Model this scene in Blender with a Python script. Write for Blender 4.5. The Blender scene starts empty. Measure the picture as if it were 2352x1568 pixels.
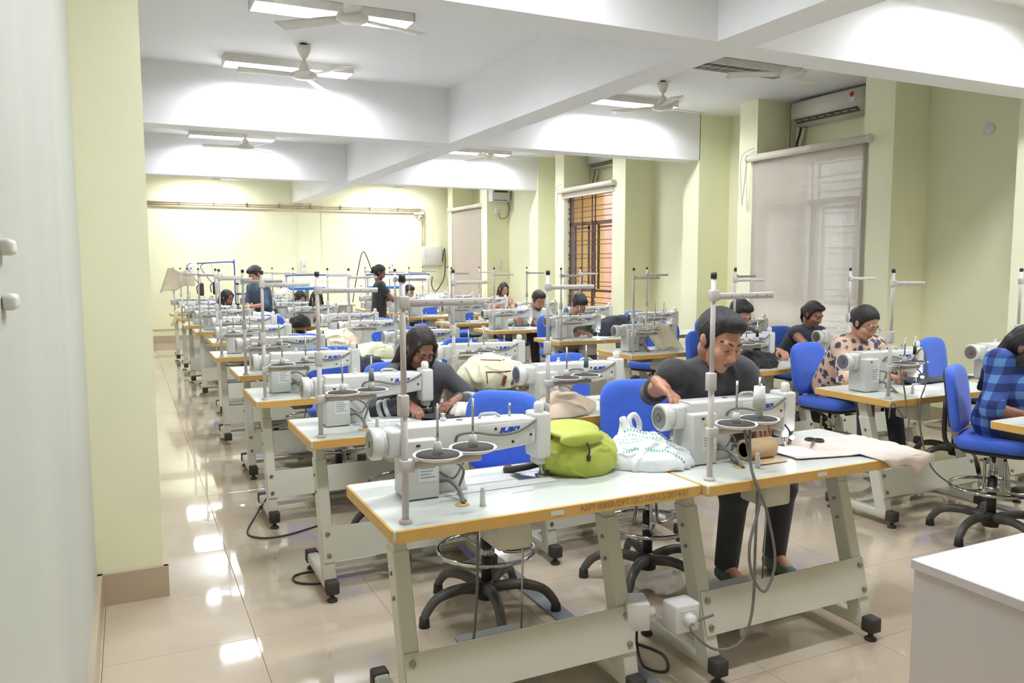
import bpy, bmesh, math, random
import numpy as np
from mathutils import Vector, Matrix

# ------------------------------------------------------------------ camera, world, exposure
S = bpy.context.scene
C = S.collection
W_, H_ = 2352.0, 1568.0
FPX = 1828.0
YAW, PITCH, ROLL = 0.4491, 0.0957, -0.0024
CAM = np.array([0.0, 0.0, 1.62])

def cam_axes():
    f = np.array([math.sin(YAW), math.cos(YAW), 0]); r = np.array([math.cos(YAW), -math.sin(YAW), 0]); u = np.array([0, 0, 1.0])
    f2 = math.cos(PITCH) * f - math.sin(PITCH) * u; u2 = math.cos(PITCH) * u + math.sin(PITCH) * f
    r3 = math.cos(ROLL) * r + math.sin(ROLL) * u2; u3 = math.cos(ROLL) * u2 - math.sin(ROLL) * r
    return r3, u3, f2
AR, AU, AF = cam_axes()

cd = bpy.data.cameras.new('camera'); cam = bpy.data.objects.new('camera', cd); C.objects.link(cam)
cd.sensor_width = 36.0; cd.lens = 36.0 * FPX / W_; cd.clip_start = 0.02; cd.clip_end = 200
cam.matrix_world = Matrix(((AR[0], AU[0], -AF[0], CAM[0]), (AR[1], AU[1], -AF[1], CAM[1]), (AR[2], AU[2], -AF[2], CAM[2]), (0, 0, 0, 1)))
S.camera = cam

S.view_settings.view_transform = 'Standard'; S.view_settings.look = 'None'
S.view_settings.gamma = 1.0; S.view_settings.use_curve_mapping = False
S.view_settings.exposure = 0.78
LAMP_W = 46.0          # watts of each fluorescent fixture's area light
SKY = 2.6

S.cycles.use_denoising = True; S.cycles.use_adaptive_sampling = True; S.cycles.adaptive_threshold = 0.14; S.cycles.adaptive_min_samples = 16; S.cycles.max_bounces = 6; S.cycles.diffuse_bounces = 4; S.cycles.glossy_bounces = 2; S.cycles.transmission_bounces = 4; S.cycles.caustics_reflective = False; S.cycles.caustics_refractive = False
wd = bpy.data.worlds.new('sky'); S.world = wd; wd.use_nodes = True
bgn = wd.node_tree.nodes['Background']
bgn.inputs[0].default_value = (0.80, 0.90, 1.0, 1); bgn.inputs[1].default_value = SKY

def ray(px, py):
    return AR * ((px - W_ / 2) / FPX) + AU * (-(py - H_ / 2) / FPX) + AF
def onz(px, py, z):
    d = ray(px, py); return CAM + d * ((z - CAM[2]) / d[2])
def ony(px, py, y):
    d = ray(px, py); return CAM + d * (y / d[1])
def onx(px, py, x):
    d = ray(px, py); return CAM + d * (x / d[0])

# ------------------------------------------------------------------ colours and materials
def lin(c):
    return tuple(((v / 255.0) / 12.92 if v / 255.0 <= 0.04045 else ((v / 255.0 + 0.055) / 1.055) ** 2.4) for v in c)
MATS = {}
def mat(name, rgb, rough=0.5, metal=0.0, vary=0.05, scale=8.0, bump=0.0, bscale=60.0, spec=0.5, coat=0.0, sheen=0.0, emit=None, estr=0.0, trans=0.0, alpha=1.0, stretch=None):
    if name in MATS: return MATS[name]
    m = bpy.data.materials.new(name); m.use_nodes = True; nt = m.node_tree
    b = nt.nodes['Principled BSDF']; L = nt.links.new
    c = lin(rgb)
    b.inputs['Roughness'].default_value = rough; b.inputs['Metallic'].default_value = metal
    b.inputs['Specular IOR Level'].default_value = spec
    if coat: b.inputs['Coat Weight'].default_value = coat; b.inputs['Coat Roughness'].default_value = 0.05
    if sheen: b.inputs['Sheen Weight'].default_value = sheen
    tc = nt.nodes.new('ShaderNodeTexCoord')
    mp = nt.nodes.new('ShaderNodeMapping'); L(tc.outputs['Object'], mp.inputs['Vector'])
    if stretch: mp.inputs['Scale'].default_value = stretch
    nz = nt.nodes.new('ShaderNodeTexNoise'); nz.inputs['Scale'].default_value = scale; nz.inputs['Detail'].default_value = 4
    L(mp.outputs[0], nz.inputs['Vector'])
    cr = nt.nodes.new('ShaderNodeValToRGB')
    cr.color_ramp.elements[0].position = 0.3; cr.color_ramp.elements[1].position = 0.7
    cr.color_ramp.elements[0].color = tuple(max(0, v * (1 - vary)) for v in c) + (1,)
    cr.color_ramp.elements[1].color = tuple(min(1, v * (1 + vary)) for v in c) + (1,)
    L(nz.outputs['Fac'], cr.inputs[0]); L(cr.outputs[0], b.inputs['Base Color'])
    if bump:
        n2 = nt.nodes.new('ShaderNodeTexNoise'); n2.inputs['Scale'].default_value = bscale; n2.inputs['Detail'].default_value = 3
        L(mp.outputs[0], n2.inputs['Vector'])
        bp = nt.nodes.new('ShaderNodeBump'); bp.inputs['Strength'].default_value = bump; bp.inputs['Distance'].default_value = 0.01
        L(n2.outputs['Fac'], bp.inputs['Height']); L(bp.outputs[0], b.inputs['Normal'])
    if emit:
        b.inputs['Emission Color'].default_value = lin(emit) + (1,); b.inputs['Emission Strength'].default_value = estr
    if trans: b.inputs['Transmission Weight'].default_value = trans
    if alpha < 1: b.inputs['Alpha'].default_value = alpha
    MATS[name] = m
    return m

mat('wall_paint', (245, 244, 210), 0.75, vary=0.02, scale=1.2, bump=0.05, bscale=90)
mat('wall_white', (198, 200, 188), 0.6, vary=0.03, scale=0.8, stretch=(4, 4, 0.6), bump=0.08, bscale=30)
mat('ceiling_paint', (246, 246, 247), 0.8, vary=0.015, scale=1.0, bump=0.04, bscale=80)
mat('tile', (197, 182, 161), 0.055, vary=0.035, scale=1.5, spec=0.55, stretch=(1, 3, 1), coat=0.3)
mat('grout', (178, 163, 142), 0.7)
mat('skirting', (186, 170, 146), 0.25, vary=0.05, scale=3)
mat('laminate', (210, 215, 208), 0.28, vary=0.012, scale=5, stretch=(1, 12, 1))
mat('edge_orange', (218, 174, 98), 0.45, vary=0.04, scale=14)
mat('cream_metal', (208, 206, 190), 0.35, vary=0.02, scale=6, bump=0.02, bscale=120)
mat('machine_white', (216, 216, 211), 0.32, vary=0.012, scale=6, coat=0.2)
mat('box_grey', (206, 206, 201), 0.4, vary=0.015, scale=6)
mat('label_white', (222, 224, 222), 0.5)
mat('label_text', (150, 152, 155), 0.6)
mat('yellow_sign', (232, 216, 60), 0.5)
mat('logo_blue', (40, 84, 205), 0.4)
mat('steel', (190, 190, 188), 0.25, metal=0.9, vary=0.03)
mat('chrome', (205, 205, 205), 0.08, metal=1.0, vary=0.01)
mat('stand_metal', (206, 200, 198), 0.4, vary=0.02)
mat('bar_metal', (196, 184, 174), 0.4, vary=0.03)
mat('black_plastic', (44, 43, 44), 0.45, vary=0.1)
mat('dark_foam', (74, 70, 68), 0.9, vary=0.08)
mat('blue_fabric', (66, 108, 216), 0.85, vary=0.06, scale=30, bump=0.15, bscale=400, sheen=0.2)
mat('leg_grey', (84, 80, 76), .45, vary=.25, scale=14, bump=.15, bscale=50)
mat('wrap_grey', (120, 114, 106), 0.5, vary=0.2, scale=25, bump=0.25, bscale=50)
mat('cable_grey', (120, 117, 112), 0.5)
mat('cable_dark', (62, 58, 55), 0.5)
mat('switch_white', (228, 226, 222), 0.35)
mat('bolt', (150, 148, 142), 0.35, metal=0.8)
mat('brown_metal', (92, 66, 60), 0.45, vary=0.06)
mat('rubber', (60, 54, 50), 0.7)

# ------------------------------------------------------------------ mesh builder
class MB:
    def __init__(self): self.v = []; self.f = []; self.s = []; self.m = []
    def add(self, v, f, smooth=False, mi=0):
        o = len(self.v); self.v += [tuple(map(float, p)) for p in v]
        self.f += [tuple(i + o for i in q) for q in f]; self.s += [smooth] * len(f); self.m += [mi] * len(f); return self
    def box(self, x0, x1, y0, y1, z0, z1, mi=0):
        v = [(x0, y0, z0), (x1, y0, z0), (x1, y1, z0), (x0, y1, z0), (x0, y0, z1), (x1, y0, z1), (x1, y1, z1), (x0, y1, z1)]
        f = [(0, 3, 2, 1), (4, 5, 6, 7), (0, 1, 5, 4), (1, 2, 6, 5), (2, 3, 7, 6), (3, 0, 4, 7)]
        return self.add(v, f, mi=mi)
    def rbox(self, x0, x1, y0, y1, z0, z1, r=0.005, seg=2, smooth=True):
        bm = bmesh.new(); bmesh.ops.create_cube(bm, size=1)
        for q in bm.verts: q.co = Vector(((x0 + x1) / 2 + q.co.x * (x1 - x0), (y0 + y1) / 2 + q.co.y * (y1 - y0), (z0 + z1) / 2 + q.co.z * (z1 - z0)))
        r = min(r, 0.49 * min(x1 - x0, y1 - y0, z1 - z0))
        bmesh.ops.bevel(bm, geom=bm.edges[:], offset=r, segments=seg, profile=0.5, affect='EDGES')
        self.from_bm(bm, smooth); return self
    def from_bm(self, bm, smooth=True):
        bm.verts.index_update()
        self.add([q.co[:] for q in bm.verts], [tuple(x.index for x in f.verts) for f in bm.faces], smooth); bm.free(); return self
    def prism(self, poly, y0, y1, bevel=0.0, axis='y', seg=2, smooth=True):
        """poly: list of (a,b) in x,z extruded along y (axis y) / y,z along x (axis x) / x,y along z (axis z)"""
        bm = bmesh.new()
        def P(a, b, t): return {'y': (a, t, b), 'x': (t, a, b), 'z': (a, b, t)}[axis]
        A = [bm.verts.new(P(a, b, y0)) for a, b in poly]; B = [bm.verts.new(P(a, b, y1)) for a, b in poly]
        n = len(poly); bm.faces.new(A); bm.faces.new(B[::-1])
        for i in range(n): bm.faces.new((A[i], B[i], B[(i + 1) % n], A[(i + 1) % n]))
        bmesh.ops.recalc_face_normals(bm, faces=bm.faces[:])
        if bevel: bmesh.ops.bevel(bm, geom=bm.edges[:], offset=bevel, segments=seg, profile=0.5, affect='EDGES')
        return self.from_bm(bm, smooth and bevel > 0)
    def tube(self, pts, r, n=8, cap=True, smooth=True, closed=False):
        pts = [Vector(p) for p in pts]; N = len(pts)
        rr = r if isinstance(r, (list, tuple)) else [r] * N
        v = []; up = None
        for i, p in enumerate(pts):
            if closed: t = (pts[(i + 1) % N] - pts[i - 1]).normalized()
            else: t = (pts[min(i + 1, N - 1)] - pts[max(i - 1, 0)]).normalized()
            if up is None: up = Vector((0, 0, 1)) if abs(t.z) < 0.9 else Vector((1, 0, 0))
            a = t.cross(up)
            if a.length < 1e-6: a = t.orthogonal()
            a.normalize(); b = a.cross(t).normalized(); up = b
            for k in range(n):
                w = 2 * math.pi * k / n; v.append(p + a * math.cos(w) * rr[i] + b * math.sin(w) * rr[i])
        f = []
        for i in range(N if closed else N - 1):
            j = (i + 1) % N
            for k in range(n): f.append((i * n + k, i * n + (k + 1) % n, j * n + (k + 1) % n, j * n + k))
        self.add(v, f, smooth)
        if cap and not closed:
            o = len(self.v) - N * n
            self.f.append(tuple(o + k for k in range(n))[::-1]); self.f.append(tuple(o + (N - 1) * n + k for k in range(n))); self.s += [False, False]; self.m += [0, 0]
        return self
    def cyl(self, p0, p1, r, n=16, r2=None): return self.tube([p0, p1], [r, r if r2 is None else r2], n)
    def lathe(self, prof, c=(0, 0, 0), n=20, axis='z', smooth=True, a0=0.0):
        v = []; f = []; m = len(prof)
        for k in range(n):
            w = 2 * math.pi * k / n + a0; cs, sn = math.cos(w), math.sin(w)
            for r, h in prof:
                p = {'z': (r * cs, r * sn, h), 'x': (h, r * cs, r * sn), 'y': (r * cs, h, r * sn)}[axis]
                v.append((p[0] + c[0], p[1] + c[1], p[2] + c[2]))
        for k in range(n):
            j = (k + 1) % n
            for i in range(m - 1): f.append((k * m + i, j * m + i, j * m + i + 1, k * m + i + 1))
        self.add(v, f, smooth)
        o = len(self.v) - n * m
        if prof[0][0] > 1e-6: self.f.append(tuple(o + k * m for k in range(n))[::-1]); self.s.append(False); self.m.append(0)
        if prof[-1][0] > 1e-6: self.f.append(tuple(o + k * m + m - 1 for k in range(n))); self.s.append(False); self.m.append(0)
        return self
    def ell(self, c, r, n=14, m=9, rot=None):
        v = []; f = []
        for i in range(m + 1):
            th = math.pi * i / m
            for k in range(n):
                w = 2 * math.pi * k / n
                p = Vector((r[0] * math.sin(th) * math.cos(w), r[1] * math.sin(th) * math.sin(w), r[2] * math.cos(th)))
                if rot is not None: p = rot @ p
                v.append(p + Vector(c))
        for i in range(m):
            for k in range(n): f.append((i * n + k, (i + 1) * n + k, (i + 1) * n + (k + 1) % n, i * n + (k + 1) % n))
        return self.add(v, f, True)
    def grid(self, fn, nu, nv, smooth=True, thick=0.0):
        P = [[Vector(fn(i / nu, j / nv)) for j in range(nv + 1)] for i in range(nu + 1)]
        v = [P[i][j] for i in range(nu + 1) for j in range(nv + 1)]
        f = [(i * (nv + 1) + j, (i + 1) * (nv + 1) + j, (i + 1) * (nv + 1) + j + 1, i * (nv + 1) + j + 1) for i in range(nu) for j in range(nv)]
        if not thick: return self.add(v, f, smooth)
        bm = bmesh.new(); vs = [bm.verts.new(p) for p in v]
        for q in f: bm.faces.new([vs[i] for i in q])
        bm.normal_update()
        bmesh.ops.solidify(bm, geom=bm.faces[:], thickness=thick)
        return self.from_bm(bm, smooth)
    def xf(self, M):
        self.v = [tuple(M @ Vector(p)) for p in self.v]; return self
    def mesh(self, name):
        me = bpy.data.meshes.new(name); me.from_pydata(self.v, [], self.f)
        if any(self.s): me.polygons.foreach_set('use_smooth', self.s)
        if any(self.m): me.polygons.foreach_set('material_index', self.m)
        me.update(); return me
    def build(self, name, m, parent=None, loc=None, label=None):
        me = self.mesh(name)
        for q in (m if isinstance(m, (list, tuple)) else [m]): me.materials.append(MATS[q] if isinstance(q, str) else q)
        o = bpy.data.objects.new(name, me); C.objects.link(o)
        if parent is not None: o.parent = parent
        if loc is not None: o.location = loc
        if label: o['label'] = label
        return o

def thing(name, label=None, cat=None, loc=(0, 0, 0), rz=0.0, group=None):
    o = bpy.data.objects.new(name, None); C.objects.link(o); o.empty_display_size = 0.05
    o.location = loc; o.rotation_euler = (0, 0, rz)
    return tag(o, label, cat, group)
def tag(o, label=None, cat=None, group=None, kind=None):
    if label: o['label'] = label
    if cat: o['category'] = cat
    if group: o['group'] = group
    if kind: o['kind'] = kind
    return o
KIDS = {}
def copy_tree(o, parent=None, skip=()):
    c = o.copy(); C.objects.link(c); c.parent = parent
    for ch in o.children:
        if ch.name.split('.')[0] in skip: continue
        copy_tree(ch, c, skip)
    return c
def struct(o): o['kind'] = 'structure'; return o
def smooth_path(pts, n=6):
    """Catmull-Rom through the points"""
    P = [Vector(p) for p in pts]; out = []
    for i in range(len(P) - 1):
        a = P[max(i - 1, 0)]; b = P[i]; c = P[i + 1]; d = P[min(i + 2, len(P) - 1)]
        for k in range(n):
            t = k / n
            out.append(0.5 * ((2 * b) + (c - a) * t + (2 * a - 5 * b + 4 * c - d) * t * t + (3 * b - a - 3 * c + d) * t ** 3))
    out.append(P[-1]); return out
def text_mesh(body, size, depth=0.0006, shear=0.0, bold=0.0):
    cu = bpy.data.curves.new('lettering', 'FONT'); cu.body = body; cu.size = size; cu.extrude = depth; cu.shear = shear; cu.offset = bold
    cu.align_x = 'CENTER'; cu.align_y = 'CENTER'; cu.resolution_u = 2
    o = bpy.data.objects.new('lettering', cu); C.objects.link(o)
    dg = bpy.context.evaluated_depsgraph_get(); me = bpy.data.meshes.new_from_object(o.evaluated_get(dg))
    bpy.data.objects.remove(o); bpy.data.curves.remove(cu); return me
# ================================================================== the room
XL, XR, YN, YB, ZC = -0.19, 7.45, -2.6, 18.2, 3.6
XP = 6.93                       # face of columns and pilasters on the window wall
ZB = 3.0                        # underside of beams
BAYS = [(5.98, 7.54), (10.73, 12.28), (15.95, 17.56)]

# ---- floor of 0.6 m tiles
fl = struct(MB().box(XL - .3, XR + .4, YN - .2, YB + .2, -0.2, -0.006).build('floor', 'grout'))
tiles = []
x0 = 0.44 - 0.6 * 2
while x0 < XR:
    y0 = 2.905 - 0.6 * 10
    while y0 < YB:
        a, b, c_, d = max(x0, XL), min(x0 + .6, XR + .1), max(y0, YN), min(y0 + .6, YB)
        if b - a > .02 and d - c_ > .02: tiles.append((a, b, c_, d))
        y0 += 0.6
    x0 += 0.6
def tile_rank(t):
    cx, cy = (t[0] + t[1]) / 2, (t[2] + t[3]) / 2
    dep = cx * AF[0] + cy * AF[1]
    if dep < 0.6: return 1e6
    px = (cx * AR[0] + cy * AR[1]) / dep * FPX
    return cx ** 2 + cy ** 2 + (1e4 if abs(px) > 1500 else 0)
tiles.sort(key=tile_rank)
TM = {}; rest = MB()
for i, (a, b, c_, d) in enumerate(tiles):
    if i < 300:
        k = (round(b - a, 3), round(d - c_, 3))
        if k not in TM:
            bm_ = MB(); g = 0.0009
            bm_.add([(g, g, -.006), (k[0] - g, g, -.006), (k[0] - g, k[1] - g, -.006), (g, k[1] - g, -.006), (g, g, -.0006), (k[0] - g, g, -.0006), (k[0] - g, k[1] - g, -.0006), (g, k[1] - g, -.0006),
                     (2 * g, 2 * g, 0), (k[0] - 2 * g, 2 * g, 0), (k[0] - 2 * g, k[1] - 2 * g, 0), (2 * g, k[1] - 2 * g, 0)],
                    [(0, 1, 5, 4), (1, 2, 6, 5), (2, 3, 7, 6), (3, 0, 4, 7), (4, 5, 9, 8), (5, 6, 10, 9), (6, 7, 11, 10), (7, 4, 8, 11), (8, 9, 10, 11)])
            me = bm_.mesh('floor_tile'); me.materials.append(MATS['tile']); TM[k] = me
        o = bpy.data.objects.new('floor_tile', TM[k]); C.objects.link(o); o.parent = fl; o.location = (a, c_, 0)
    else:
        rest.box(a + .0015, b - .0015, c_ + .0015, d - .0015, -.006, 0)
ro = rest.build('floor_tile', 'tile', fl); ro['kind'] = 'stuff'

struct(MB().box(XL - .3, XR + .4, YN - .2, YB + .2, ZC, ZC + .2).build('ceiling', 'ceiling_paint'))
struct(MB().box(XL - .2, XL, YN - .2, YB + .2, -.2, ZC + .1).build('wall_left', 'wall_white'))
struct(MB().box(XL - .2, XR + .3, YB, YB + .2, -.2, ZC + .1).build('wall_back', 'wall_paint'))
struct(MB().box(XL - .2, XR + .3, YN - .2, YN, -.2, ZC + .1).build('wall_front', 'wall_paint'))
wr = MB()
edges = [YN] + [e for b in BAYS for e in b] + [YB]
for i in range(0, len(edges), 2): wr.box(XR, XR + .3, edges[i], edges[i + 1], -.2, ZC + .05)
for a, b in BAYS:
    wr.box(7.0, XR + .3, a - .01, b + .01, -.2, .80)
    wr.box(7.55, XR + .3, a - .01, b + .01, 2.89, ZC + .05)
    wr.box(7.0, 7.56, a - .01, b + .01, 2.89, 2.93)
    for p0, p1 in ((a - .36, a), (b, b + .31)): wr.box(XP, XR + .01, p0, p1, -.05, ZC + .05)
struct(wr.build('wall_right', 'wall_paint'))
for a, b in ((4.05, 4.38), (8.62, 8.95), (13.25, 13.6), (-.6, -.25)):
    struct(MB().box(XP, XR + .01, a, b, -.05, ZC + .02).build('column', 'wall_paint'))
for a, b in ((4.17, 4.55), (8.72, 9.1), (13.35, 13.75), (-.6, -.2)):
    struct(MB().box(XL - .01, 0.10, a, b, -.05, ZC + .02).build('column', 'wall_paint'))
# beams
struct(MB().box(3.37, 3.66, YN - .05, YB + .05, ZB, ZC + .05).build('beam', 'ceiling_paint'))
for a, b in ((4.04, 4.31), (8.62, 8.90), (13.28, 13.56), (-.6, -.32)):
    struct(MB().box(XL - .05, 3.37, a, b, ZB, ZC + .05).build('beam', 'ceiling_paint'))
    struct(MB().box(3.66, XP + .01, a, b, ZB, ZC + .05).build('beam', 'ceiling_paint'))
# skirting
bl = MB()
segs = [(YN, -.6), (-.2, 4.17), (4.55, 8.72), (9.1, 13.35), (13.75, YB)]
for a, b in segs: bl.box(XL, XL + .022, a, b, 0, .155)
for a, b in ((4.17, 4.55), (8.72, 9.1), (13.35, 13.75)):
    bl.box(.10, .122, a - .02, b + .02, 0, .155); bl.box(XL, .122, a - .022, a, 0, .155)
struct(bl.build('baseboard_left', 'skirting'))
struct(MB().box(XL, XR, YB - .02, YB, 0, .155).build('baseboard_back', 'skirting'))
br_ = MB(); yy = YN
prot = sorted([(4.05, 4.38), (8.62, 8.95), (13.25, 13.6)] + [(a - .36, b + .31) for a, b in BAYS])
for a, b in prot:
    br_.box(XR - .02, XR, yy, a, 0, .155); br_.box(XP - .02, XP, a - .02, b + .02, 0, .155); br_.box(XP - .02, XR, a - .02, a, 0, .155); yy = b
br_.box(XR - .02, XR, yy, YB, 0, .155)
struct(br_.build('baseboard_right', 'skirting'))

# ---- windows
mat('glass', (235, 240, 240), 0.02, trans=1.0, vary=0.0)
gm = MATS['glass']; gb = gm.node_tree.nodes['Principled BSDF']; gb.inputs['IOR'].default_value = 1.02; gb.inputs['Alpha'].default_value = 0.25
for i, (a, b) in enumerate(BAYS):
    w = thing('window_%d' % (i + 1), None, None, (7.05, (a + b) / 2, .80)); w['kind'] = 'structure'
    hw = (b - a) / 2; H = 2.09
    f = MB()
    for y in (-hw, hw - .05): f.box(0, .06, y, y + .05, 0, H)
    f.box(0, .05, -hw, hw, H - .07, H); f.box(0, .03, -hw, hw, 0, .06)
    f.box(0, .05, -hw, hw, 1.49, 1.55); f.box(0.0, .03, -hw, hw, .37, .41)
    f.build('window_frame', 'brown_metal', w)
    MB().box(.005, .04, -.028, .028, .07, 1.5).build('mullion', 'brown_metal', w)
    for y0_, y1_ in ((-hw + .06, -.04), (.04, hw - .06)):
        s = MB()
        for y in (y0_ + .10, y1_ - .13): s.box(.01, .035, y, y + .04, .42, 1.5)
        s.box(.01, .03, y0_ + .10, y1_ - .10, 1.43, 1.46)
        s.build('sash', 'brown_metal', w)
    bar = None
    zs = [.12, .19, .28, .47, .54, .70, .77, .93, 1.0, 1.16, 1.23, 1.38, 1.62, 1.72, 1.79, 1.93]
    for z in zs:
        if bar is None:
            bar = MB().box(-.03, -.015, -hw, hw, -.006, .006).build('grille_bar', 'brown_metal', w); o = bar
        else:
            o = bar.copy(); C.objects.link(o)
        o.location = (0, 0, z)
    for y in (-.12, -.02, .30):
        MB().box(-.032, -.013, y, y + .015, .02, H - .03).build('grille_post', 'brown_metal', w)
    for y0_, y1_ in ((-hw + .06, -.04), (.04, hw - .06)):
        MB().box(.035, .04, y0_, y1_, 1.56, H - .07).build('glass_pane', 'glass', w)
        MB().box(.035, .04, y0_, y1_, .42, 1.5).build('glass_pane', 'glass', w)

# ---- outside the windows: ochre wall, brick pillars with slats, paving
mat('ochre_wall', (204, 162, 92), 0.8, vary=0.05, scale=2)
mat('brick_pink', (214, 158, 140), 0.8, vary=0.12, scale=6)
mat('louvre', (222, 204, 150), 0.7)
mat('paving', (190, 180, 165), 0.8, vary=0.1, scale=3)
tag(MB().box(10.2, 10.4, 11.5, 30, -.5, 4.6).build('courtyard_wall', 'brick_pink'), 'pinkish courtyard wall seen through the open barred window', 'wall')
tag(MB().box(7.8, 10.19, -2, 32, -.6, -.5).build('courtyard_paving', 'paving'), 'pale paving outside the windows', 'paving')
for yy in (12.6, 18.6):
    t = thing('brick_pillar', 'pink brick pillar %s' % ('outside the open barred window' if yy < 15 else 'outside the far pink blind'), 'pillar', (9.6, yy, -.5))
    for k in range(22):
        MB().box(0, .35, 0, .3, k * .13, k * .13 + .118).build('brick_course', 'brick_pink', t)
t = thing('louvre_screen', 'stack of pale slats beside the pillar outside the barred window', 'screen', (9.75, 13.0, -.5))
MB().box(.04, .08, .28, .32, 0, 2.6).build('post', 'louvre', t)
for k in range(9): MB().box(0, .12, 0, .6, 2.5 + k * .1, k * .1 + 2.55).build('slat', 'louvre', t)

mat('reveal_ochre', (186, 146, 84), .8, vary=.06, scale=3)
for i, (a, b) in enumerate(BAYS):
    rv = MB(); rv.box(7.12, 7.76, b - .012, b, .80, 2.89); rv.box(7.12, 7.76, a, a + .012, .80, 2.89); rv.box(7.12, 7.76, a, b, 2.878, 2.89)
    struct(rv.build('trim_%d' % (3 + i), 'reveal_ochre'))
# ---- roller blinds
mb = bpy.data.materials.new('blind_fabric'); mb.use_nodes = True; nt = mb.node_tree; MATS['blind_fabric'] = mb
pb = nt.nodes['Principled BSDF']; pb.inputs['Base Color'].default_value = lin((228, 223, 212)) + (1,); pb.inputs['Roughness'].default_value = .8
tr = nt.nodes.new('ShaderNodeBsdfTranslucent'); tr.inputs[0].default_value = lin((238, 230, 218)) + (1,)
mx = nt.nodes.new('ShaderNodeMixShader')
wv = nt.nodes.new('ShaderNodeTexNoise'); wv.inputs['Scale'].default_value = 40; tcn = nt.nodes.new('ShaderNodeTexCoord'); mpn = nt.nodes.new('ShaderNodeMapping'); mpn.inputs['Scale'].default_value = (1, .2, 6)
nt.links.new(tcn.outputs['Object'], mpn.inputs[0]); nt.links.new(mpn.outputs[0], wv.inputs['Vector'])
mr = nt.nodes.new('ShaderNodeMapRange'); mr.inputs['To Min'].default_value = .45; mr.inputs['To Max'].default_value = .55; nt.links.new(wv.outputs['Fac'], mr.inputs[0])
tp = nt.nodes.new('ShaderNodeBsdfTransparent'); mx2 = nt.nodes.new('ShaderNodeMixShader'); mx2.inputs[0].default_value = .16
nt.links.new(mr.outputs[0], mx.inputs[0]); nt.links.new(pb.outputs[0], mx.inputs[1]); nt.links.new(tr.outputs[0], mx.inputs[2])
nt.links.new(mx.outputs[0], mx2.inputs[1]); nt.links.new(tp.outputs[0], mx2.inputs[2])
nt.links.new(mx2.outputs[0], nt.nodes['Material Output'].inputs[0])
mat('roller_cream', (226, 218, 204), 0.5)
BL = [('cream roller blind pulled down beside the dark-shirted man', .72), ('cream roller blind rolled up above the barred window', 2.80), ('pinkish roller blind pulled down in the far right corner', .72)]
for (a, b), (lab, zb) in zip(BAYS, BL):
    t = thing('roller_blind', lab, 'blind', (XP - .045, (a + b) / 2, 2.90)); hw = (b - a) / 2 + .1
    MB().cyl((0, -hw, 0), (0, hw, 0), .042, 16).build('roller_tube', 'roller_cream', t)
    for y in (-hw - .012, hw): MB().cyl((0, y, 0), (0, y + .012, 0), .047, 16).build('end_cap', 'switch_white', t)
    ln = 2.90 - zb
    MB().grid(lambda u, v: (.038 + .004 * math.sin(u * 9), -hw + .04 + (2 * hw - .08) * u, -.01 - ln * v), 16, 8, True, .0015).build('blind_fabric', 'blind_fabric', t)
    MB().rbox(.025, .05, -hw + .035, hw - .035, -ln - .035, -ln - .01, .006).build('bottom_bar', 'roller_cream', t)
    pts = smooth_path([(-.02, hw + .0, 0), (-.03, hw + .02, -.25), (-.03, hw + .05, -.5), (-.02, hw + .07, -.55), (-.02, hw + .08, -.45), (-.02, hw + .1, .02), (0, hw - .1, .12)], 6)
    MB().tube(pts, .006, 6).build('pull_cord', 'roller_cream', t)

# ---- air conditioners in the niches
mat('ac_white', (226, 220, 212), 0.3, vary=.01, coat=.2)
mat('ac_dark', (96, 92, 84), 0.5)
mat('red_print', (196, 62, 52), .5)
for i, (a, b) in enumerate(BAYS[:2]):
    t = thing('air_conditioner', ['white split air conditioner in the niche above the lowered blind', 'white split air conditioner half hidden by the beam above the barred window'][i], 'air conditioner', (7.55, a + .38, 3.28))
    prof = [(0, .29), (-.19, .29), (-.225, .26), (-.235, .16), (-.225, .08), (-.17, .03), (-.12, .0), (0, .0)]
    bd = MB(); bm = bmesh.new()
    A = [bm.verts.new((x, 0, z)) for x, z in prof]; B = [bm.verts.new((x, 1.05, z)) for x, z in prof]
    bm.faces.new(A); bm.faces.new(B[::-1])
    for k in range(len(prof)): bm.faces.new((A[k], B[k], B[(k + 1) % len(prof)], A[(k + 1) % len(prof)]))
    bmesh.ops.recalc_face_normals(bm, faces=bm.faces[:]); bmesh.ops.bevel(bm, geom=bm.edges[:], offset=.008, segments=2, affect='EDGES')
    bd.from_bm(bm, True).build('body', 'ac_white', t)
    MB().add([(-.226, .06, .075), (-.226, .99, .075), (-.176, .99, .028), (-.176, .06, .028)], [(0, 1, 2, 3)]).xf(Matrix.Translation((-.004, 0, -.003))).build('air_outlet', 'ac_dark', t)
    for k in range(8): MB().box(-.232, -.20, .09 + k * .115, .093 + k * .115 + .06, .045, .049).build('louvre_vane', 'ac_white', t)
    st = MB().box(-.2385, -.236, .10, .17, .13, .25).build('energy_label', 'label_white', t)
    MB().lathe([(.0, 0), (.03, 0), (.03, .002), (0, .002)], n=14, axis='x').xf(Matrix.Translation((-.2405, .135, .215))).build('label_disc', 'red_print', st)
    t2 = smooth_path([(-.06, .99, .0), (-.05, 1.02, -.08), (-.08, 1.03, -.2), (-.1, 1.0, -.33)], 5)
    MB().tube(t2, .022, 8).build('drain_hose', 'roller_cream', t)
    MB().tube([Vector(p) + Vector((.0, .05, .005)) for p in t2], .012, 8).build('power_cable', 'cable_dark', t)

V_ = lambda *a: np.array(a, float)
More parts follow.
